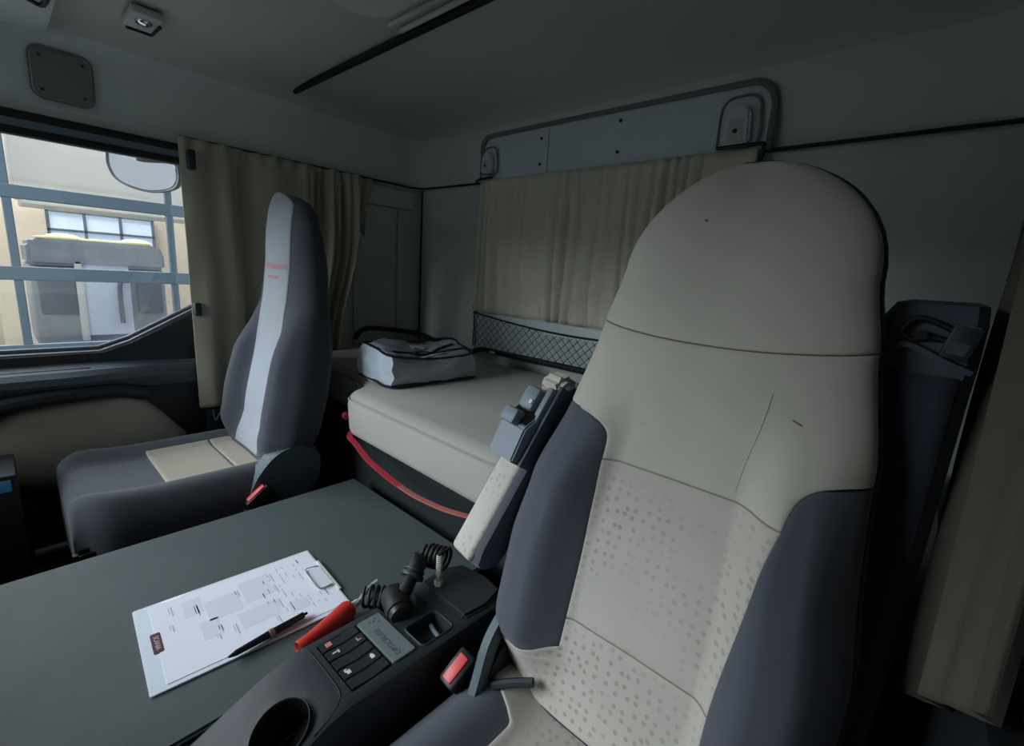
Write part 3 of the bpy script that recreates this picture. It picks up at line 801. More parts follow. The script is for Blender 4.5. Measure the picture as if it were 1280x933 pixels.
# five rocker switches, long side fore and aft, lined up across the console
sx = [-.6135+.0225*i for i in range(5)]
for i, x in enumerate(sx):
    mxs = frame((x, .312, CT-.002), (1, 0, 0), (0, 1, .03), (0, -.03, 1))
    pr = [(-.031, -.004), (.031, -.004), (.031, .0036), (0, .0008), (-.031, .0036)]
    bm = B(); prism(bm, pr, 0, -.0100, .0100, .0008, mxs)
    sw = obj('rocker_switch', bm, M['dark2'], t)
    def ic(m, *parts):
        bm = B()
        for (a, b, w, h) in parts: box(bm, (a-w/2, b-h/2, .0026), (a+w/2, b+h/2, .0034), 0, mxs)
        return obj('switch_icon', bm, m, sw, smooth=False)
    if i == 0: ic(M['iconr'], (0, -.021, .009, .002), (0, -.014, .009, .002), (-.0035, -.0175, .002, .008), (.0035, -.0175, .002, .008), (0, -.0175, .004, .003))
    if i == 1: ic(M['iconr'], (0, .020, .008, .002), (.002, .023, .002, .006)); ic(M['ink'], (0, -.012, .007, .003), (-.001, -.018, .003, .007))
    if i == 3:
        ic(M['icon'], (.001, .020, .0075, .006), (-.0035, .020, .003, .003))
        ic(M['icon'], (.001, -.020, .0075, .006), (-.003, -.024, .006, .0015), (-.0055, -.022, .0015, .004))
# name plate
mxn = frame((-.566, .3685, CT), (1, 0, 0), (0, 1, 0), (0, 0, 1))
bm = B(); prism(bm, rrect(.110, .042, .003, 3), 2, -.001, .0028, .0008, mxn); npl = obj('name_plate', bm, M['plate'], t)
mt_ = mxn @ Matrix.Translation((.012, -.004, .0029)) @ Matrix.Rotation(PI, 4, 'Z')
obj('plate_lettering', text('OPTICRUISE', .0135, mt_, .0002, .95), M['platetext'], npl, smooth=False)
bm = B()
for a, b in ((-.046, .008), (-.036, .010), (-.041, .003), (-.043, -.004)): box(bm, (a-.002, b-.001, .0028), (a+.002, b+.001, .0032), 0, mxn)
obj('plate_marks', bm, M['platetext'], npl, smooth=False)
# tray rim, and a pale strip modelled as the shine in the tray
bm = B(); pr = rrect(.054, .066, .009, 4, -.5335, .433); tube(bm, [(a, b, CT) for a, b in pr+pr[:1]], .0022, 6); tr_ = obj('tray_rim', bm, M['dark'], t)
bm = B(); tube(bm, [(-.552, .452, CT-.018), (-.538, .448, CT-.018), (-.520, .445, CT-.018)], .004, 8, 3); obj('tray_shine', bm, M['lever'], t)
# raised rear lid
bm = B(); prism(bm, [(-.635, .488), (-.506, .488), (-.500, .54), (-.512, .588), (-.56, .597), (-.62, .588), (-.640, .55)], 2, CT-.004, CT+.007, .005); obj('rear_lid', bm, M['dark'], t)
# gear / brake lever
bm = B(); cyl(bm, (-.640, .432, -.592), (-.588, .412, -.590), .024, .024, 28, .005); lv = obj('lever_base', bm, M['rubber'], t)
bm = B(); cyl(bm, (-.588, .412, -.590), (-.578, .408, -.590), .021, .018, 28, .002); obj('lever_cap', bm, M['black'], lv)
bm = B(); cyl(bm, (-.612, .430, -.585), (-.628, .468, -.560), .014, .0125, 20); obj('lever_stem', bm, M['rubber'], t)
bm = B(); a = Vector((-.626, .464, -.562)); dd = Vector((-.018, .045, .040)).normalized()
cyl(bm, a-dd*.004, a+dd*.004, .0225, .0225, 24, .001); cyl(bm, a+dd*.007, a+dd*.012, .020, .020, 24, .001); obj('lever_collar', bm, M['lever'], lv) if False else obj('lever_collar', bm, M['dark'], t)
bm = B(); ring_loft(bm, [circ(a+dd*h, dd, r, 24, dd) for h, r in ((.002, .017), (.012, .0185), (.026, .0185), (.035, .016), (.040, .010), (.041, .002))]); obj('lever_knob', bm, M['rubber'], t)

# air hose: quick coupler, spring, coil, and red blow handle
t = thing('air_blow_gun', 'red tapered handle with coiled black hose beside the console', 'air gun', (-.70, .34, Zt))
a = Vector((-.690, .280, -.646)); b = Vector((-.714, .392, -.640)); dd = (b-a).normalized()
side = dd.cross(Vector((0, 0, 1))).normalized(); upv = side.cross(dd)
def oc(c, rx, rz, k=20): return [c+side*rx*math.cos(2*PI*i/k)+upv*rz*math.sin(2*PI*i/k) for i in range(k)]
bm = B(); ring_loft(bm, [oc(a+dd*h, rx, rz) for h, rx, rz in ((.022, .006, .005), (.0, .0095, .0085), (-.002, .012, .0115), (.004, .0130, .0125), (.02, .0120, .0115), (.035, .0125, .012), (.07, .0155, .015), (.10, .0185, .018), (.108, .0165, .0155), (.111, .010, .010))], cap0=True)
obj('handle', bm, M['red'], t)
bm = B(); ring_loft(bm, [oc(a+dd*h, q_, q_*.9) for h, q_ in ((.001, .0092), (.0012, .001))]); obj('handle_bore', bm, M['bore_shade'], t)  # dark disc painted as the shaded hollow of the handle
bm = B(); cyl(bm, b-dd*.0, b+dd*.012, .008, .007, 8); cyl(bm, b+dd*.012, b+dd*.018, .0055, .005, 12); obj('hose_coupling', bm, M['steel'], t)
bm = B(); tube(bm, [b+dd*.016, (-.716, .418, -.626), (-.716, .436, -.616), (-.712, .446, -.610)], .004, 8, 5); obj('hose_sleeve', bm, M['lever'], t)
bm = B(); pts = []
c0 = Vector((-.716, .420, -.633)); c1 = Vector((-.662, .462, -.634))
for i in range(6*16+1):
    q = i/(6*16); c = c0.lerp(c1, q); ax_ = (c1-c0).normalized(); u1 = Vector((0, 0, 1)); u2 = ax_.cross(u1)
    an = 2*PI*6*q; pts.append(c+u1*math.cos(an)*.019+u2*math.sin(an)*.021)
tube(bm, pts, .0032, 6); obj('coiled_hose', bm, M['rubber'], t)
t = thing('air_coupler', 'silver spring fitting with coiled black hose on the console rear lid', 'coupler', (-.592, .515, CT+.007))
f0 = Vector((-.602, .508, CT+.0072))
bm = B(); cyl(bm, f0, f0+Vector((0, 0, .010)), .0085, .0085, 6, .001); cyl(bm, f0+Vector((0, 0, .010)), f0+Vector((0, 0, .022)), .005, .0045, 14); obj('fitting_nut', bm, M['steel'], t)
bm = B(); pts = []
for i in range(11*12+1):
    q = i/(11*12); an = 2*PI*11*q; pts.append(f0+Vector((-.004*q+.0052*math.cos(an), .004*q+.0052*math.sin(an), .020+.040*q)))
tube(bm, pts, .0012, 5); obj('strain_spring', bm, M['steel'], t)
bm = B(); pts = [f0+Vector((0, 0, .02)), f0+Vector((-.004, .004, .062))]
c0 = Vector((-.606, .530, -.548)); c1 = Vector((-.650, .515, -.552))
for i in range(5*16+1):
    q = i/(5*16); c = c0.lerp(c1, q); ax_ = (c1-c0).normalized(); u1 = Vector((0, 0, 1)); u2 = ax_.cross(u1)
    an = 2*PI*5*q; pts.append(c+u1*math.cos(an)*.021+u2*math.sin(an)*.020)
tube(bm, pts, .0035, 6); obj('coiled_hose', bm, M['rubber'], t)

# ------------------------------------------------------------------ seats
HW = [(-.66, .19), (-.60, .235), (-.53, .252), (-.42, .255), (-.32, .240), (-.20, .207), (-.06, .182), (.02, .166)]
ZTOP = .174
TOPE = 2.1
def hw(z):
    if z > .02: return .166*math.sqrt(max(0, 1-((z-.02)/(ZTOP-.02))**TOPE))
    return interp(HW, z)
def yfront(z): return .500+.255*(z+.6)+.02*ss(.0, .19, z)
def thick(z):
    th = interp([(-.66, .13), (-.4, .15), (0, .12), (.12, .09)], z)
    if z > .10: th *= math.sqrt(max(.02, 1-((z-.10)/(ZTOP+.003-.10))**3))
    return th
def bolster(z): return .055*ss(-.64, -.52, z)*(1-ss(-.32, -.12, z))
NE = 3.2
class Back:
    def __init__(s, xc, dy=0, seams=(), bol=1.0, nar=1.0, yf=None, ne=3.2, ra=0.0):
        s.yf = yf or yfront; s.ne = ne; s.ra = ra
        s.xc, s.dy, s.seams, s.bol, s.nar = xc, dy, seams, bol, nar
    def z(s, L, k):            # k=x/hw
        return L
    def F(s, k, L, off=0):
        """front surface point, k in -1..1"""
        z = L; h = hw(z)*(s.nar if z > -.25 else 1)
        if k > 0: h *= 1-s.ra*ss(-.18, -.32, z)
        ne = s.ne if z > -.1 else s.ne+(3.2-s.ne)*ss(-.1, -.3, z)
        e = max(0, 1-abs(k)**ne)**(1/ne)
        y = s.yf(z)+s.dy+thick(z)/2-thick(z)/2*e
        b = bolster(z)*s.bol
        x = k*h
        y += -b*ss(.36, .66, abs(k))*(1-.55*ss(.78, 1.0, abs(k)))+.006*(1-abs(k))*1
        for (zs, sag, w, lim) in s.seams:
            if abs(x) < lim:
                q = (z-(zs-sag*(1-(k*k))))/w
                y += .0045*math.exp(-q*q)
        # outward offset
        n = Vector((k**3*.9 if abs(k) > .6 else .1*k, -1, .0)).normalized()
        if z > .1: n = (n+Vector((0, 0, 1.2*ss(.1, .174, z)))).normalized()
        return Vector((s.xc+x, y, z))+n*off
    def Rr(s, k, L):
        z = L; h = hw(z)*(s.nar if z > -.25 else 1)
        if k > 0: h *= 1-s.ra*ss(-.18, -.32, z)
        e = max(0, 1-abs(k)**NE)**(1/NE)
        return Vector((s.xc+k*h, s.yf(z)+s.dy+thick(z)/2+thick(z)/2*e, z))
    def ring(s, L, n=40):
        ks = [-math.cos(PI*i/n) for i in range(n+1)]
        return [s.F(k, L) for k in ks]+[s.Rr(k, L) for k in ks[::-1][1:-1]]
    def shell(s):
        bm = B()
        Ls = [-.655+(.80)*i/120 for i in range(121)]
        Ls = [L for L in Ls if L < .13]+[.13+(ZTOP-.0005-.13)*math.sin(PI/2*i/14) for i in range(15)]
        ring_loft(bm, [s.ring(L) for L in Ls]); return bm
    def panel(s, z0, z1, kl, kr, nz=90, nk=60, off=.0035, rnd0=0, rnd1=0):
        """cloth panel on the front between levels z0..z1 and k limits kl(z), kr(z); raised with tucked borders"""
        bm = B(); P = []
        zz = [z0+(z1-z0)*i/nz for i in range(nz+1)]
        zz = [z0, z0+.0015, z0+.004, z0+.008]+[z for z in zz if z0+.012 < z < z1-.012]+[z1-.008, z1-.004, z1-.0015, z1]
        for z in zz:
            a, b = kl(z), kr(z); h = max(hw(z), .03); row = []
            W = (b-a)*h
            ds = [0, .0015, .004, .008]
            if W < .05: ds = [0, W*.03, W*.06, W*.12]
            dd = ds+[ds[-1]+(W-2*ds[-1])*i/nk for i in range(1, nk)]+[W-q for q in ds[::-1]]
            dz = min(z-z0, z1-z)
            for q in dd:
                de = min(q, W-q, dz if not (z1 > .18 and z > 0) else 1)
                o_ = .0006+(off-.0006)*math.sqrt(max(0, min(1, de/.006)))
                row.append(s.F(a+q/h, z, o_))
            P.append(row)
        grid(bm, P); return bm

def driver_border(z, w=.118):
    """half width of the beige centre as fraction k"""
    h = hw(z)
    kk = .985
    if z < -.195:
        t_ = min(1, (-.195-z)/.044); r = max(0, 1-(1-t_)**3)**(1/2.8)
        kk = kk+(w/h-kk)*r
    if z < -.545:
        t_ = min(1, (z+.545)/-.03 if z < -.545 else 0); kb = .95
        tt = max(0, min(1, (-.530-z)/.035)); r = 1-math.sqrt(max(0, 1-tt*tt))
        kk = max(kk, w/h+(kb-w/h)*r)
    return min(kk, .985)
def bl_(z): return driver_border(z, .106)
def br_(z): return driver_border(z+.010*ss(-.30, -.25, z), .118+.026*ss(-.52, -.26, z))
# ---- driver seat
DX = -.215
t = thing('truck_seat', 'large beige and navy driver seat facing the camera at right', 'seat', (DX, .35, ZF))
dseat = t
S = Back(DX, ra=.10)
S0 = S
obj('backrest_shell', S.shell(), M['navy_side'], t, ang=60)
zA, zB, zC = -.060, -.258, -.500
def sagz(bmv, fz, dz):
    pass
class BackS(Back):
    """same surface with seam levels bowed across the width"""
    def F(s, k, L, off=0):
        sag = .016*math.exp(-((L-zA)/.05)**2)*(1-k*k)
        return Back.F(s, k, L-sag, off)
SS = BackS(DX, ra=.10)
lim = lambda z: .985
p = obj('headrest_panel', SS.panel(zA, ZTOP-.001, lambda z: -lim(z), lambda z: lim(z), 90), M['beige'], t, ang=60)
p = obj('upper_back_panel', SS.panel(zB, zA, lambda z: -bl_(z), lambda z: br_(z), 80), M['beige'], t, ang=60)
p = obj('lower_back_panel', S.panel(zC, zB, lambda z: -bl_(z)-.004, lambda z: br_(z)+.004, 90), M['beige_dots'], t, ang=60)
p = obj('lumbar_panel', S.panel(-.645, zC, lambda z: -bl_(z)-.004, lambda z: br_(z)+.004, 60), M['beige_dots'], t, ang=60)
for zz_, SF, ka, kb in ((zA, SS, lambda z: -.985, lambda z: .985), (zB, S, lambda z: -bl_(z), br_), (zC, S, lambda z: -bl_(z), br_)):
    bm = B(); tube(bm, [SF.F(ka(zz_)+(kb(zz_)-ka(zz_))*i/50, zz_, .0006) for i in range(51)], .0017, 6)
    o = obj('seam', bm, M['seam'] if SF is SS else M['seam2'], t)
for pts_, rr_, nm_ in (([(-.098, -.146), (-.088, -.150)], .0011, 'scuff_mark'), ([(-.262, .095), (-.259, .093)], .0014, 'scuff_mark'), ([(-.125, -.120), (-.128, -.16), (-.134, -.20), (-.136, -.245)], .0005, 'crease_shade')):
    bm = B(); tube(bm, [S.F((x-DX)/hw(z), z, .0036) for x, z in pts_], rr_, 6, 4); obj(nm_, bm, M['seam'] if 'scuff' in nm_ else M['crease'], t)
# navy bolster covers
def bol_rng(z):
    # top and bottom rounded
    kk = driver_border(z)
    return kk
for sgn in (-1, 1):
    f0_ = (lambda z: -.99) if sgn < 0 else (lambda z: br_(z)+.0)
    f1_ = (lambda z: -bl_(z)) if sgn < 0 else (lambda z: .99)
    obj('side_bolster', S.panel(-.560, -.197, f0_, f1_, 100, 30, .0035), M['navy'], t, ang=60)
# rim piping along the edge
bm = B(); pts = []
for z in [-.62+i*.02 for i in range(40)]: pts.append(S.F(.992, z))
pts = [p for p in pts if p.z < .12]+[S.F(.992, .12+(ZTOP-.12)*math.sin(PI/2*i/10)) for i in range(10)]
ptsl = [S.F(-.992, p.z) for p in pts][::-1]
tube(bm, pts+ptsl, .0035, 6); obj('rim_piping', bm, M['navy_side'], t)

def cushion_mesh(xc, y0, y1, zt, hwid, th, bol, dy=0):
    """seat cushion: sections across x at stations y"""
    rings = []
    st = [0, .01, .03, .06, .10, .16, .24, .34, .45, .56, .68, .78, .86, .92, .96, .985, 1]
    for q in st:
        y = y0+(y1-y0)*q
        e = math.sqrt(max(.0, 1-(1-min(1, q/.16))**2.2)) if q < .16 else 1
        e2 = 1-ss(.94, 1, q)*.3
        h = hwid*(.80+.20*ss(0, .14, q))*(1 if q < .9 else e2)
        top = zt-.05*(1-e)**1.2+.016*ss(.35, 0, q)
        bot = zt-th+.04*(1-e)
        ring = []
        n = 40
        for i in range(n+1):
            k = -math.cos(PI*i/n); ee = max(0, 1-abs(k)**4)**(1/4)
            b_ = bol*ss(.42, .75, abs(k))*(1-.45*ss(.8, 1, abs(k)))*(1-ss(.9, 1, q)*.8)
            mid = (top+bot)/2
            ring.append(Vector((xc+k*h, y, mid+(top-mid)*ee+b_*(.5+.5*ee))))
        for i in range(n-1, 0, -1):
            k = -math.cos(PI*i/n); ee = max(0, 1-abs(k)**4)**(1/4); mid = (top+bot)/2
            ring.append(Vector((xc+k*h, y, mid-(mid-bot)*ee)))
        rings.append(ring)
    return rings
def cush_point(rings, y0, y1, xc, x, y, off):
    """point on the top of the cushion at x,y"""
    st = [r[0].y for r in rings]
    j = max(0, min(len(st)-2, max([i for i, s_ in enumerate(st) if s_ <= y+1e-9] or [0])))
    f = (y-st[j])/(st[j+1]-st[j])
    def onring(r):
        for i in range(40):
            if r[i].x <= x <= r[i+1].x:
                g = (x-r[i].x)/max(1e-9, r[i+1].x-r[i].x); return r[i].z*(1-g)+r[i+1].z*g
        return r[20].z
    return Vector((x, y, onring(rings[j])*(1-f)+onring(rings[j+1])*f+off))
def cush_panel(rings, xc, xb, ya, yb, off=.004, rc=.02):
    """raised centre panel |x-xc|<xb, ya<y<yb with tucked borders"""
    bm = B(); P = []
    es = [0, .0015, .004, .008]
    Hh = yb-ya; XB = xb if callable(xb) else (lambda y: xb)
    yq = es+[es[-1]+(Hh-2*es[-1])*i/40 for i in range(1, 40)]+[Hh-q for q in es[::-1]]
    for b in yq:
        row = []; W = 2*XB(ya+b); xs = es+[es[-1]+(W-2*es[-1])*i/40 for i in range(1, 40)]+[W-q for q in es[::-1]]
        for a in xs:
            de = min(a, W-a, b, Hh-b)
            row.append(cush_point(rings, 0, 0, xc, xc-W/2+a, ya+b, -.0005+(off+.0005)*math.sqrt(min(1, de/.006))))
        P.append(row)
    grid(bm, P); return bm
R_ = cushion_mesh(DX, .03, .545, -.652, .246, .13, .032)
bm = B(); ring_loft(bm, R_); obj('cushion', bm, M['navy'], t, ang=60)
obj('cushion_panel', cush_panel(R_, DX, lambda y: .130+.075*ss(.435, .475, y), .20, .515), M['beige_dots_flat'], t)
obj('seat_base', bx((DX-.19, .10, ZF), (DX+.19, .50, -.765), .02), M['dark2'], t)
# recliner cover + lever, inner side
def recliner(t, x0, x1, sx):
    bm = B()
    pr = [(.440, -.735), (.415, -.690), (.430, -.640), (.455, -.600), (.490, -.565), (.530, -.548), (.590, -.545), (.622, -.57), (.625, -.64), (.61, -.70), (.56, -.745), (.49, -.755)]
    pr = [(p.x, p.y) for p in catmull([Vector((a, b, 0)) for a, b in pr+pr[:1]], 3)[:-1]]
    prism(bm, pr, 0, x0, x1, .012); return obj('recliner_cover', bm, M['recl'], t, ang=50)
# the inner side trim: arched grey arm reaching up to the backrest
bm = B(); tube(bm, [(-.405, .415, -.66), (-.412, .44, -.615), (-.418, .465, -.57), (-.418, .50, -.535), (-.41, .54, -.51)], .01, 8, 6, flat=(.026, .014), up=(1, 0, 0)); obj('recliner_arm', bm, M['recl'], t)
bm = B(); prism(bm, [(.42, -.70), (.43, -.63), (.47, -.58), (.54, -.54), (.60, -.56), (.60, -.70)], 0, -.440, -.405, .006); obj('side_plate', bm, M['black'], t)
bm = B(); tube(bm, [(-.395, .45, -.625), (-.37, .465, -.612), (-.34, .48, -.60)], .007, 8, 3); obj('recliner_lever', bm, M['dark'], t)
def buckle(x, y, z, label, parent):
    ky = Vector((.10, .80, .60)).normalized(); kx = Vector((1, -.1, -.15)); kx = (kx-ky*kx.dot(ky)).normalized(); kz = kx.cross(ky)
    mxk = frame((x, y, z), kx, ky, kz)
    bm = B(); box(bm, (-.017, -.030, -.10), (.017, .028, .004), .006, mxk); k_ = obj('seat_belt_buckle', bm, M['black'], parent)
    bm = B(); box(bm, (-.0095, -.024, .0), (.0095, .020, .0075), .003, mxk); obj('release_button', bm, M['redbtn'], k_)
buckle(-.448, .424, -.612, '', t)

# folded-up armrest with grey control box (inner side)
bm = B()
ao = Vector((-.516, .515, -.462)); av = Vector((.045, .155, .275)).normalized(); axx = Vector((.97, -.14, -.10)); axx = (axx-av*axx.dot(av)).normalized(); aw = axx.cross(av)
if aw.y > 0: aw = -aw
ma = frame(ao, axx, av, aw)
arm = None
bm = B()
pr = [(-.02, -.045), (.0, -.052), (.10, -.050), (.27, -.044), (.315, -.040), (.325, -.030), (.325, .006), (.316, .013), (.27, .012), (.10, .012), (.0, .012), (-.028, .004), (-.034, -.015)]
def armsec(w):
    return [ma @ Vector((w, a, b)) for a, b in pr]
pcx = [(-.032, .90), (-.028, .985), (-.020, 1.0), (.020, 1.0), (.028, .985), (.033, .90)]
rings = []
for w, s_ in pcx: rings.append([ma @ Vector((w, .145+(a-.145)*(.98 if s_ < 1 else 1), -.018+(b+.018)*s_)) for a, b in pr])
ring_loft(bm, rings); ar = obj('armrest', bm, M['navy'], t, ang=50)
def armpatch(a0, a1, name, m):
    bm = B(); box(bm, (-.0345, a0, -.004), (.0200, a1, .0165), .009, ma, 4); return obj(name, bm, m, ar)
armpatch(-.028, .165, 'armrest_cloth', M['beige_dots'])
bm = B(); pr2 = [(.292, -.02), (.292, .016), (.300, .026), (.318, .028), (.334, .016), (.338, -.004), (.332, -.03), (.31, -.03)]
prism(bm, pr2, 0, -.030, .020, .010, ma @ Matrix(((1, 0, 0, 0), (0, 1, 0, 0), (0, 0, 1, 0), (0, 0, 0, 1)))); obj('worn_cap', bm, M['foam'], ar)
# control box: wedge with open top, back plate, two rocker blocks
bm = B(); prism(bm, [(.155, .012), (.155, .050), (.215, .058), (.262, .030), (.262, .012)], 0, -.037, .026, .003, ma); cb = obj('control_box', bm, M['lever'], ar)
bm = B(); box(bm, (.026, .155, -.030), (.034, .31, .034), .003, ma); obj('side_panel', bm, M['leverd'], cb)
bm = B(); prism(bm, [(.218, .052), (.258, .031), (.262, .034), (.222, .057)], 0, -.030, .020, .0005, ma); obj('box_opening', bm, M['black'], cb)
bm = B(); box(bm, (.014, .235, .015), (.026, .300, .044), .003, ma); obj('upright_plate', bm, M['lever'], cb)
bm = B(); box(bm, (-.028, .212, .048), (.006, .240, .074), .006, ma); obj('lower_rocker', bm, M['lever'], cb)
bm = B(); box(bm, (-.026, .246, .028), (.010, .290, .054), .009, ma); obj('upper_rocker', bm, M['lever'], cb)
bm = B(); cyl(bm, ma @ Vector((.004, .262, .05)), ma @ Vector((.004, .262, .0560)), .004, n=12); obj('control_screw', bm, M['steel'], cb)

# belt guide tower on the outboard shoulder
def btower(t):
    bm = B(); rings = []
    for z, x0, x1, y0, y1 in ((.004, -.020, .040, .745, .80), (.000, -.034, .048, .735, .815), (-.02, -.045, .050, .725, .82), (-.07, -.045, .050, .715, .82), (-.10, -.042, .049, .716, .80), (-.40, -.040, .044, .66, .73), (-.64, -.038, .034, .61, .68)):
        rings.append([Vector((x, y, z)) for x, y in ((x0, y1), (x0, y0+.012), (x0+.010, y0), (x1-.01, y0), (x1, y0+.012), (x1, y1))])
    ring_loft(bm, rings); bt = obj('belt_tower', bm, M['leverd'], t, ang=40)
    bm = B(); o_ = [(-.022, -.030), (-.014, -.018), (.002, -.019), (.028, -.032), (.026, -.040), (.004, -.038), (-.012, -.042), (-.022, -.036)]
    tube(bm, [(x, .715, z) for x, z in catmull2(o_)], .0035, 6); obj('guide_loop', bm, M['black'], bt)
    bm = B(); prism(bm, [(-.014, -.032), (.0, -.030), (.004, -.040), (-.008, -.042)], 1, .708, .72, .001); obj('guide_slot', bm, M['black'], bt)
    bm = B(); tube(bm, [(-.026, .713, -.072), (-.026, .711, -.052), (-.012, .710, -.048), (.020, .709, -.062), (.045, .709, -.072)], .005, 8, 4, flat=(.010, .006)); obj('guide_bar', bm, M['leverd'], bt)
    mxg = frame((.030, .706, -.040), (.95, 0, -.2), (.2, 0, .95), (0, -1, 0))
    bm = B(); box(bm, (-.013, -.020, -.006), (.013, .020, .006), .002, mxg); g = obj('guide_latch', bm, M['dark'], bt)
    bm = B(); box(bm, (-.009, .0185, .004), (.009, .0205, .0068), 0, mxg); box(bm, (-.008, -.014, .006), (.008, .0, .007), 0, mxg); obj('latch_edge', bm, M['leverd'], g)
    bm = B(); grid(bm, [[Vector((-.030+.066*i/4-.006*j/20, .708-.100*(j/20), -.080-.52*j/20)) for i in range(5)] for j in range(21)])
    w_ = obj('belt_webbing', bm, M['navy_side'], bt); s_ = w_.modifiers.new('s', 'SOLIDIFY'); s_.thickness = .002
def catmull2(o_):
    return [(p.x, p.y) for p in catmull([Vector((a, b, 0)) for a, b in o_+o_[:1]], 4)]
btower(t)

# ---- passenger seat
PX = -1.585
def yfp(z): return interp([(-.66, .468), (-.6, .492), (-.5, .524), (-.2, .586), (.0, .606), (.2, .622)], z)
t = thing('truck_seat', 'charcoal passenger seat with a silver grey stripe seen from the side', 'seat', (PX, .35, ZF))
ZTOP = .203
TOPE = 3.0
S = Back(PX, bol=.9, yf=yfp, ne=2.1)
obj('backrest_shell', S.shell(), M['charcoal'], t, ang=60)
def strk(z): return min(.80, .096/max(hw(z), .02))
st_ = obj('backrest_stripe', S.panel(-.61, ZTOP-.001, lambda z: -strk(z), lambda z: strk(z), 90, 30), M['stripe'], t, ang=60)
# faded red print on the stripe
def onstripe(x, z): 
    q = S.F((x)/hw(z), z, .0045); return q
random.seed(5)
for (z0_, x0_, x1_, hh) in ((-.022, -.075, .075, .018), (-.056, -.05, .035, .010)):
    x = x0_; bm = B()
    while x < x1_:
        w_ = .006+random.random()*.006; g_ = hh*(.7+.3*random.random()); zz0 = z0_-.06*(x)*.1
        P = [[onstripe(x+w_*i/2, zz0+g_*(j/2-.5)) for i in range(3)] for j in range(3)]
        grid(bm, P); x += w_+.0008
    obj('faded_print', bm, M['redink'], st_)
R_ = cushion_mesh(PX, .055, .545, -.622, .25, .21, .036)
bm = B(); ring_loft(bm, R_); obj('cushion', bm, M['charcoal'], t, ang=60)
obj('cushion_panel', cush_panel(R_, PX, .140, .255, .425), M['beige_p'], t)
obj('rear_cushion_panel', cush_panel(R_, PX, .140, .428, .515), M['beige_p'], t)
obj('seat_base', bx((PX-.19, .12, ZF), (PX+.19, .50, -.83), .02), M['black'], t)
recliner(t, PX+.195, PX+.25, 1)
bm = B(); prism(bm, [(.05, -.70), (.05, -.76), (.60, -.80), (.60, -.70), (.42, -.665)], 0, PX+.19, PX+.225, .01); obj('side_trim', bm, M['black'], t)
mxk = frame((PX+.262, .435, -.655), (1, 0, 0), (0, .80, .60), (0, -.6, .8))
bm = B(); box(bm, (-.014, -.04, -.06), (.014, .034, .004), .006, mxk); k_ = obj('seat_belt_buckle', bm, M['black'], t)
bm = B(); box(bm, (-.0095, -.030, .0), (.0095, .026, .0075), .003, mxk); obj('release_button', bm, M['redbtn'], k_)
bm = B(); tube(bm, [(PX+.265, .40, -.70), (PX+.267, .43, -.715), (PX+.262, .39, -.735), (PX+.25, .35, -.73)], .008, 8, 5, flat=(.03, .006)); obj('buckle_stalk', bm, M['recl'], t)

# belt anchor hanging below the curtain, beside the seat
t = thing('belt_anchor', 'dark belt anchor with cable below the curtain beside the passenger seat', 'belt anchor', (-1.92, .50, -.68))
obj('anchor_housing', bx((-1.935, .47, -.70), (-1.90, .545, -.555), .01), M['dark2'], t)
bm = B(); tube(bm, [(-1.90, .49, -.56), (-1.895, .495, -.60), (-1.895, .51, -.575)], .003, 6, 5); tube(bm, [(-1.90, .53, -.64), (-1.88, .545, -.60), (-1.87, .58, -.57)], .005, 6, 5); obj('anchor_cable', bm, M['lever'], t)

# bits on the passenger footwell side
bm = B(); box(bm, (-1.850, -.01, -.91), (-1.825, .085, -.897), .003)
sb = obj('seat_rail', bm, M['shell'], None); tag(sb, 'short grey metal rail low beside the passenger seat', 'rail')
t = thing('door_box', 'dark box with a bright blue stripe at the left edge', 'box', (-1.72, -.07, ZF))
obj('box_body', bx((-1.80, -.25, ZF), (-1.62, -.018, -.570), .006), M['dark2'], t)
obj('blue_stripe', bx((-1.6205, -.22, -.612), (-1.617, -.030, -.582), .001), M['frost'], t)

# ------------------------------------------------------------------ outside: hall with a glazed sectional door, parked truck behind
struct(obj('floor_hall', bx((-14, -8, -2.35), (8, 9, -2.25)), M['hallfloor'], smooth=False))
struct(obj('wall_hall_back', bx((-11.2, -8, -2.25), (-11, 9, 6)), M['hallwall'], smooth=False))
t = struct(bpy.data.objects.new('door_2', None)); C.objects.link(t); t.location = (-5, .5, -2.25)
HX = -5.0
bm = B()
zr = [(-2.25, -2.05), (-1.42, -1.30), (-.85, -.755), (-.275, -.175), (.305, .40), (.90, 1.02), (1.5, 1.65)]
for a, b in zr: box(bm, (HX-.05, -4, a), (HX, 4.2, b), .006)
obj('door_rails', bm, M['doorframe'], t, smooth=False)
for y in (-3.9, -2.9, -1.9, -.9, .115, 1.07, 2.03, 3.0, 4.0):
    bm = B(); box(bm, (HX-.045, y-.025, -2.25), (HX-.005, y+.025, 1.65), .005); obj('door_post', bm, M['doorframe'], t, smooth=False)
obj('door_glazing', bx((HX-.03, -4, -2.2), (HX-.024, 4.2, 1.6)), M['pane'], t, smooth=False)
t = struct(bpy.data.objects.new('wall_hall_side', None)); C.objects.link(t); t.location = (-5, 0, 2)
obj('wall_panel', bx((HX-.1, -8, 1.65), (HX, 9, 6)), M['hallgrey'], t, smooth=False)
obj('wall_panel', bx((HX-.1, 4.2, -2.25), (HX, 9, 1.65)), M['hallgrey'], t, smooth=False)
obj('wall_panel', bx((HX-.1, -8, -2.25), (HX, -4, 1.65)), M['hallgrey'], t, smooth=False)

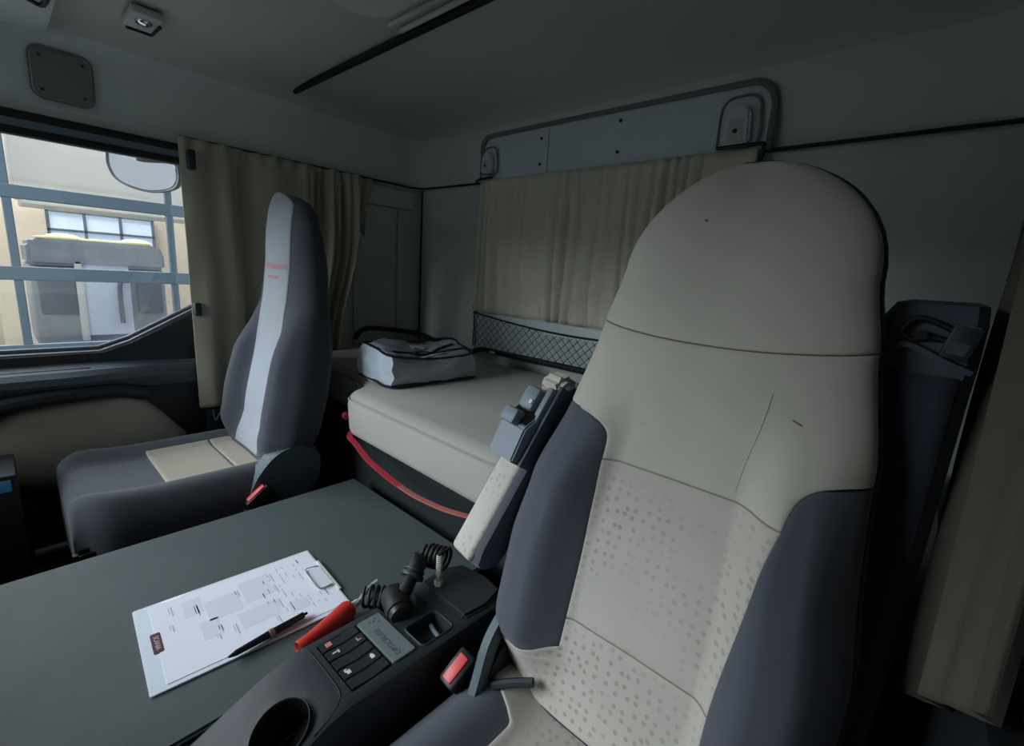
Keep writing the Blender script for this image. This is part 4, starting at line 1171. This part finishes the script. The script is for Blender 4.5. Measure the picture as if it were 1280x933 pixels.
# pale box trailer behind the upper panes
t = thing('box_trailer', 'pale grey box body standing behind the upper panes of the glazed door', 'trailer', (-8.6, 1.6, -2.25))
obj('trailer_box', bx((-8.9, .25, .52), (-7.9, 5.0, 3.4), .04), M['hallgrey'], t)
obj('trailer_skirt', bx((-8.85, .3, .44), (-7.92, 5.0, .52), .02), M['white'], t)
obj('trailer_leg', bx((-8.6, 3.9, -2.25), (-8.3, 4.3, .46), .02), M['truckgrey'], t)
obj('trailer_leg', bx((-8.6, 4.5, -2.25), (-8.3, 4.8, .46), .02), M['truckgrey'], t)
# window in the far hall wall
t = struct(bpy.data.objects.new('window_3', None)); C.objects.link(t); t.location = (-10.9, 1.2, .2)
bm = B(); box(bm, (-10.99, .68, .0), (-10.94, 2.06, .54)); obj('window_daylight', bm, M['skyglass'], t, smooth=False)
bm = B()
for z in (.0, .24, .54): box(bm, (-10.96, .66, z-.02), (-10.9, 2.08, z+.02))
for y in (.68, 1.13, 1.6, 2.06): box(bm, (-10.96, y-.02, .0), (-10.9, y+.02, .56))
obj('window_bars', bm, M['doorframe'], t, smooth=False)

# parked truck seen through the glazed door
t = thing('parked_truck', 'grey and white truck with a yellow roof bar behind the glazed hall door', 'truck', (-7.2, .9, -2.25))
TX = -6.6
bm = B(); prism(bm, [(.23, -.21), (.23, .0), (.28, .05), (1.28, .05), (1.33, -.03), (1.33, -.21)], 0, TX-1.2, TX, .03); obj('roof_visor', bm, M['truckgrey'], t)
bm = B()
box(bm, (TX-.75, .32, .052), (TX-.2, 1.26, .078), .012)
obj('beacon_bar', bm, M['yellow'], t)
for y in (.52, 1.12):
    bm = B(); bmesh.ops.create_uvsphere(bm, u_segments=20, v_segments=10, radius=.1, matrix=Matrix.Translation((TX-.25, y, .072)) @ Matrix.Diagonal((1, 1.4, .45, 1))); obj('beacon_lamp', bm, M['yellow'], t)
bm = B(); box(bm, (TX-1.2, .23, -1.05), (TX-.08, 1.33, -.21), .03); obj('cab_body', bm, M['truckgrey'], t)
bm = B(); box(bm, (TX-.08, .60, -.93), (TX-.02, 1.0, .02), .01); obj('white_panel', bm, M['truckwhite'], t)
bm = B(); box(bm, (TX-.09, .28, -.70), (TX-.03, .56, -.30), .02); obj('side_window', bm, M['truckdark'], t)
bm = B(); box(bm, (TX-.09, 1.06, -.70), (TX-.03, 1.29, -.30), .02); obj('side_window', bm, M['truckdark'], t)
bm = B(); box(bm, (TX-.09, .56, -.98), (TX-.0, .62, -.15), .01); obj('door_pillar', bm, M['white'], t)
bm = B(); tube(bm, [(TX+.02, .90, -.80), (TX+.03, .90, -.45), (TX+.03, .92, -.35), (TX+.03, .98, -.31), (TX+.02, 1.08, -.31)], .022, 8, 5); obj('grab_rail', bm, M['truckdark'], t)
bm = B(); box(bm, (TX-.6, .23, -1.13), (TX+.02, 1.33, -1.0), .02); obj('fender', bm, M['truckwhite'], t)
bm = B(); cyl(bm, (TX-.35, .55, -1.75), (TX-.02, .55, -1.75), .5, n=32, bev=.03); obj('wheel', bm, M['black'], t)
bm = B(); cyl(bm, (TX-.35, 1.25, -1.75), (TX-.02, 1.25, -1.75), .5, n=32, bev=.03) if False else box(bm, (TX-1.1, .25, -1.9), (TX-.1, 1.6, -1.15), .03); obj('chassis', bm, M['truckdark'], t)
bm = B(); box(bm, (-6.4, -.6, -2.25), (-6.1, .0, -.55), .03)
o = obj('shelf_cabinet', bm, M['halllight']); tag(o, 'sand coloured cabinet behind the left panes of the hall door', 'cabinet')
t = thing('hall_lamp', 'glowing round lamp behind the glazed door at the far left', 'lamp', (-7, -.05, .75))
bm = B(); bmesh.ops.create_uvsphere(bm, u_segments=16, v_segments=10, radius=.10, matrix=Matrix.Translation((-7.0, .06, .85))); obj('lamp_globe', bm, M['lampglow'], t)
bm = B(); tube(bm, [(-7, .06, .95), (-7, .06, 5.0)], .01, 6); obj('lamp_cord', bm, M['truckdark'], t)

# ------------------------------------------------------------------ light
w = bpy.data.worlds.new('hall_air'); sc.world = w; w.use_nodes = True
bg = w.node_tree.nodes['Background']; bg.inputs[0].default_value = (*lin((205, 212, 218)), 1); bg.inputs[1].default_value = 1.0
def area(name, loc, target, sx, sy, power, col=(1, 1, 1)):
    l = bpy.data.lights.new(name, 'AREA'); l.shape = 'RECTANGLE'; l.size = sx; l.size_y = sy; l.energy = power; l.color = col
    o = bpy.data.objects.new(name, l); C.objects.link(o); o.location = loc
    o.rotation_euler = (Vector(target)-Vector(loc)).to_track_quat('-Z', 'Y').to_euler(); return o
area('hall_skylight', (-2.8, -3.6, 1.7), (-.8, .5, -.4), 3.6, 2.0, 330, (.90, .95, 1.0))
area('hall_tube_light', (-4.0, -1.0, 2.0), (-.9, .4, -.6), 1.2, 3.0, 120, (.95, .97, 1.0))
area('far_hall_light', (-8.2, 0.5, 4.5), (-8.0, .8, -1), 3.0, 6.0, 1000, (1, .98, .94))

# ------------------------------------------------------------------ camera
cam = bpy.data.cameras.new('camera'); co = bpy.data.objects.new('camera', cam); C.objects.link(co)
f_px = 575.25; a = Vector((-654, 166.5, -f_px)); b_ = Vector((528, 86.5, -f_px))
X = (-a).normalized(); Y = b_.normalized(); Z = X.cross(Y).normalized(); Y = Z.cross(X)
mw = Matrix((X, Y, Z)).to_4x4()
co.matrix_world = mw
cam.sensor_width = 36; cam.sensor_fit = 'HORIZONTAL'; cam.lens = f_px/1280*36; cam.clip_start = .01; cam.clip_end = 100
sc.camera = co
sc.view_settings.view_transform = 'Standard'; sc.view_settings.look = 'None'
sc.view_settings.gamma = 1; sc.view_settings.use_curve_mapping = False
sc.view_settings.exposure = 0.14
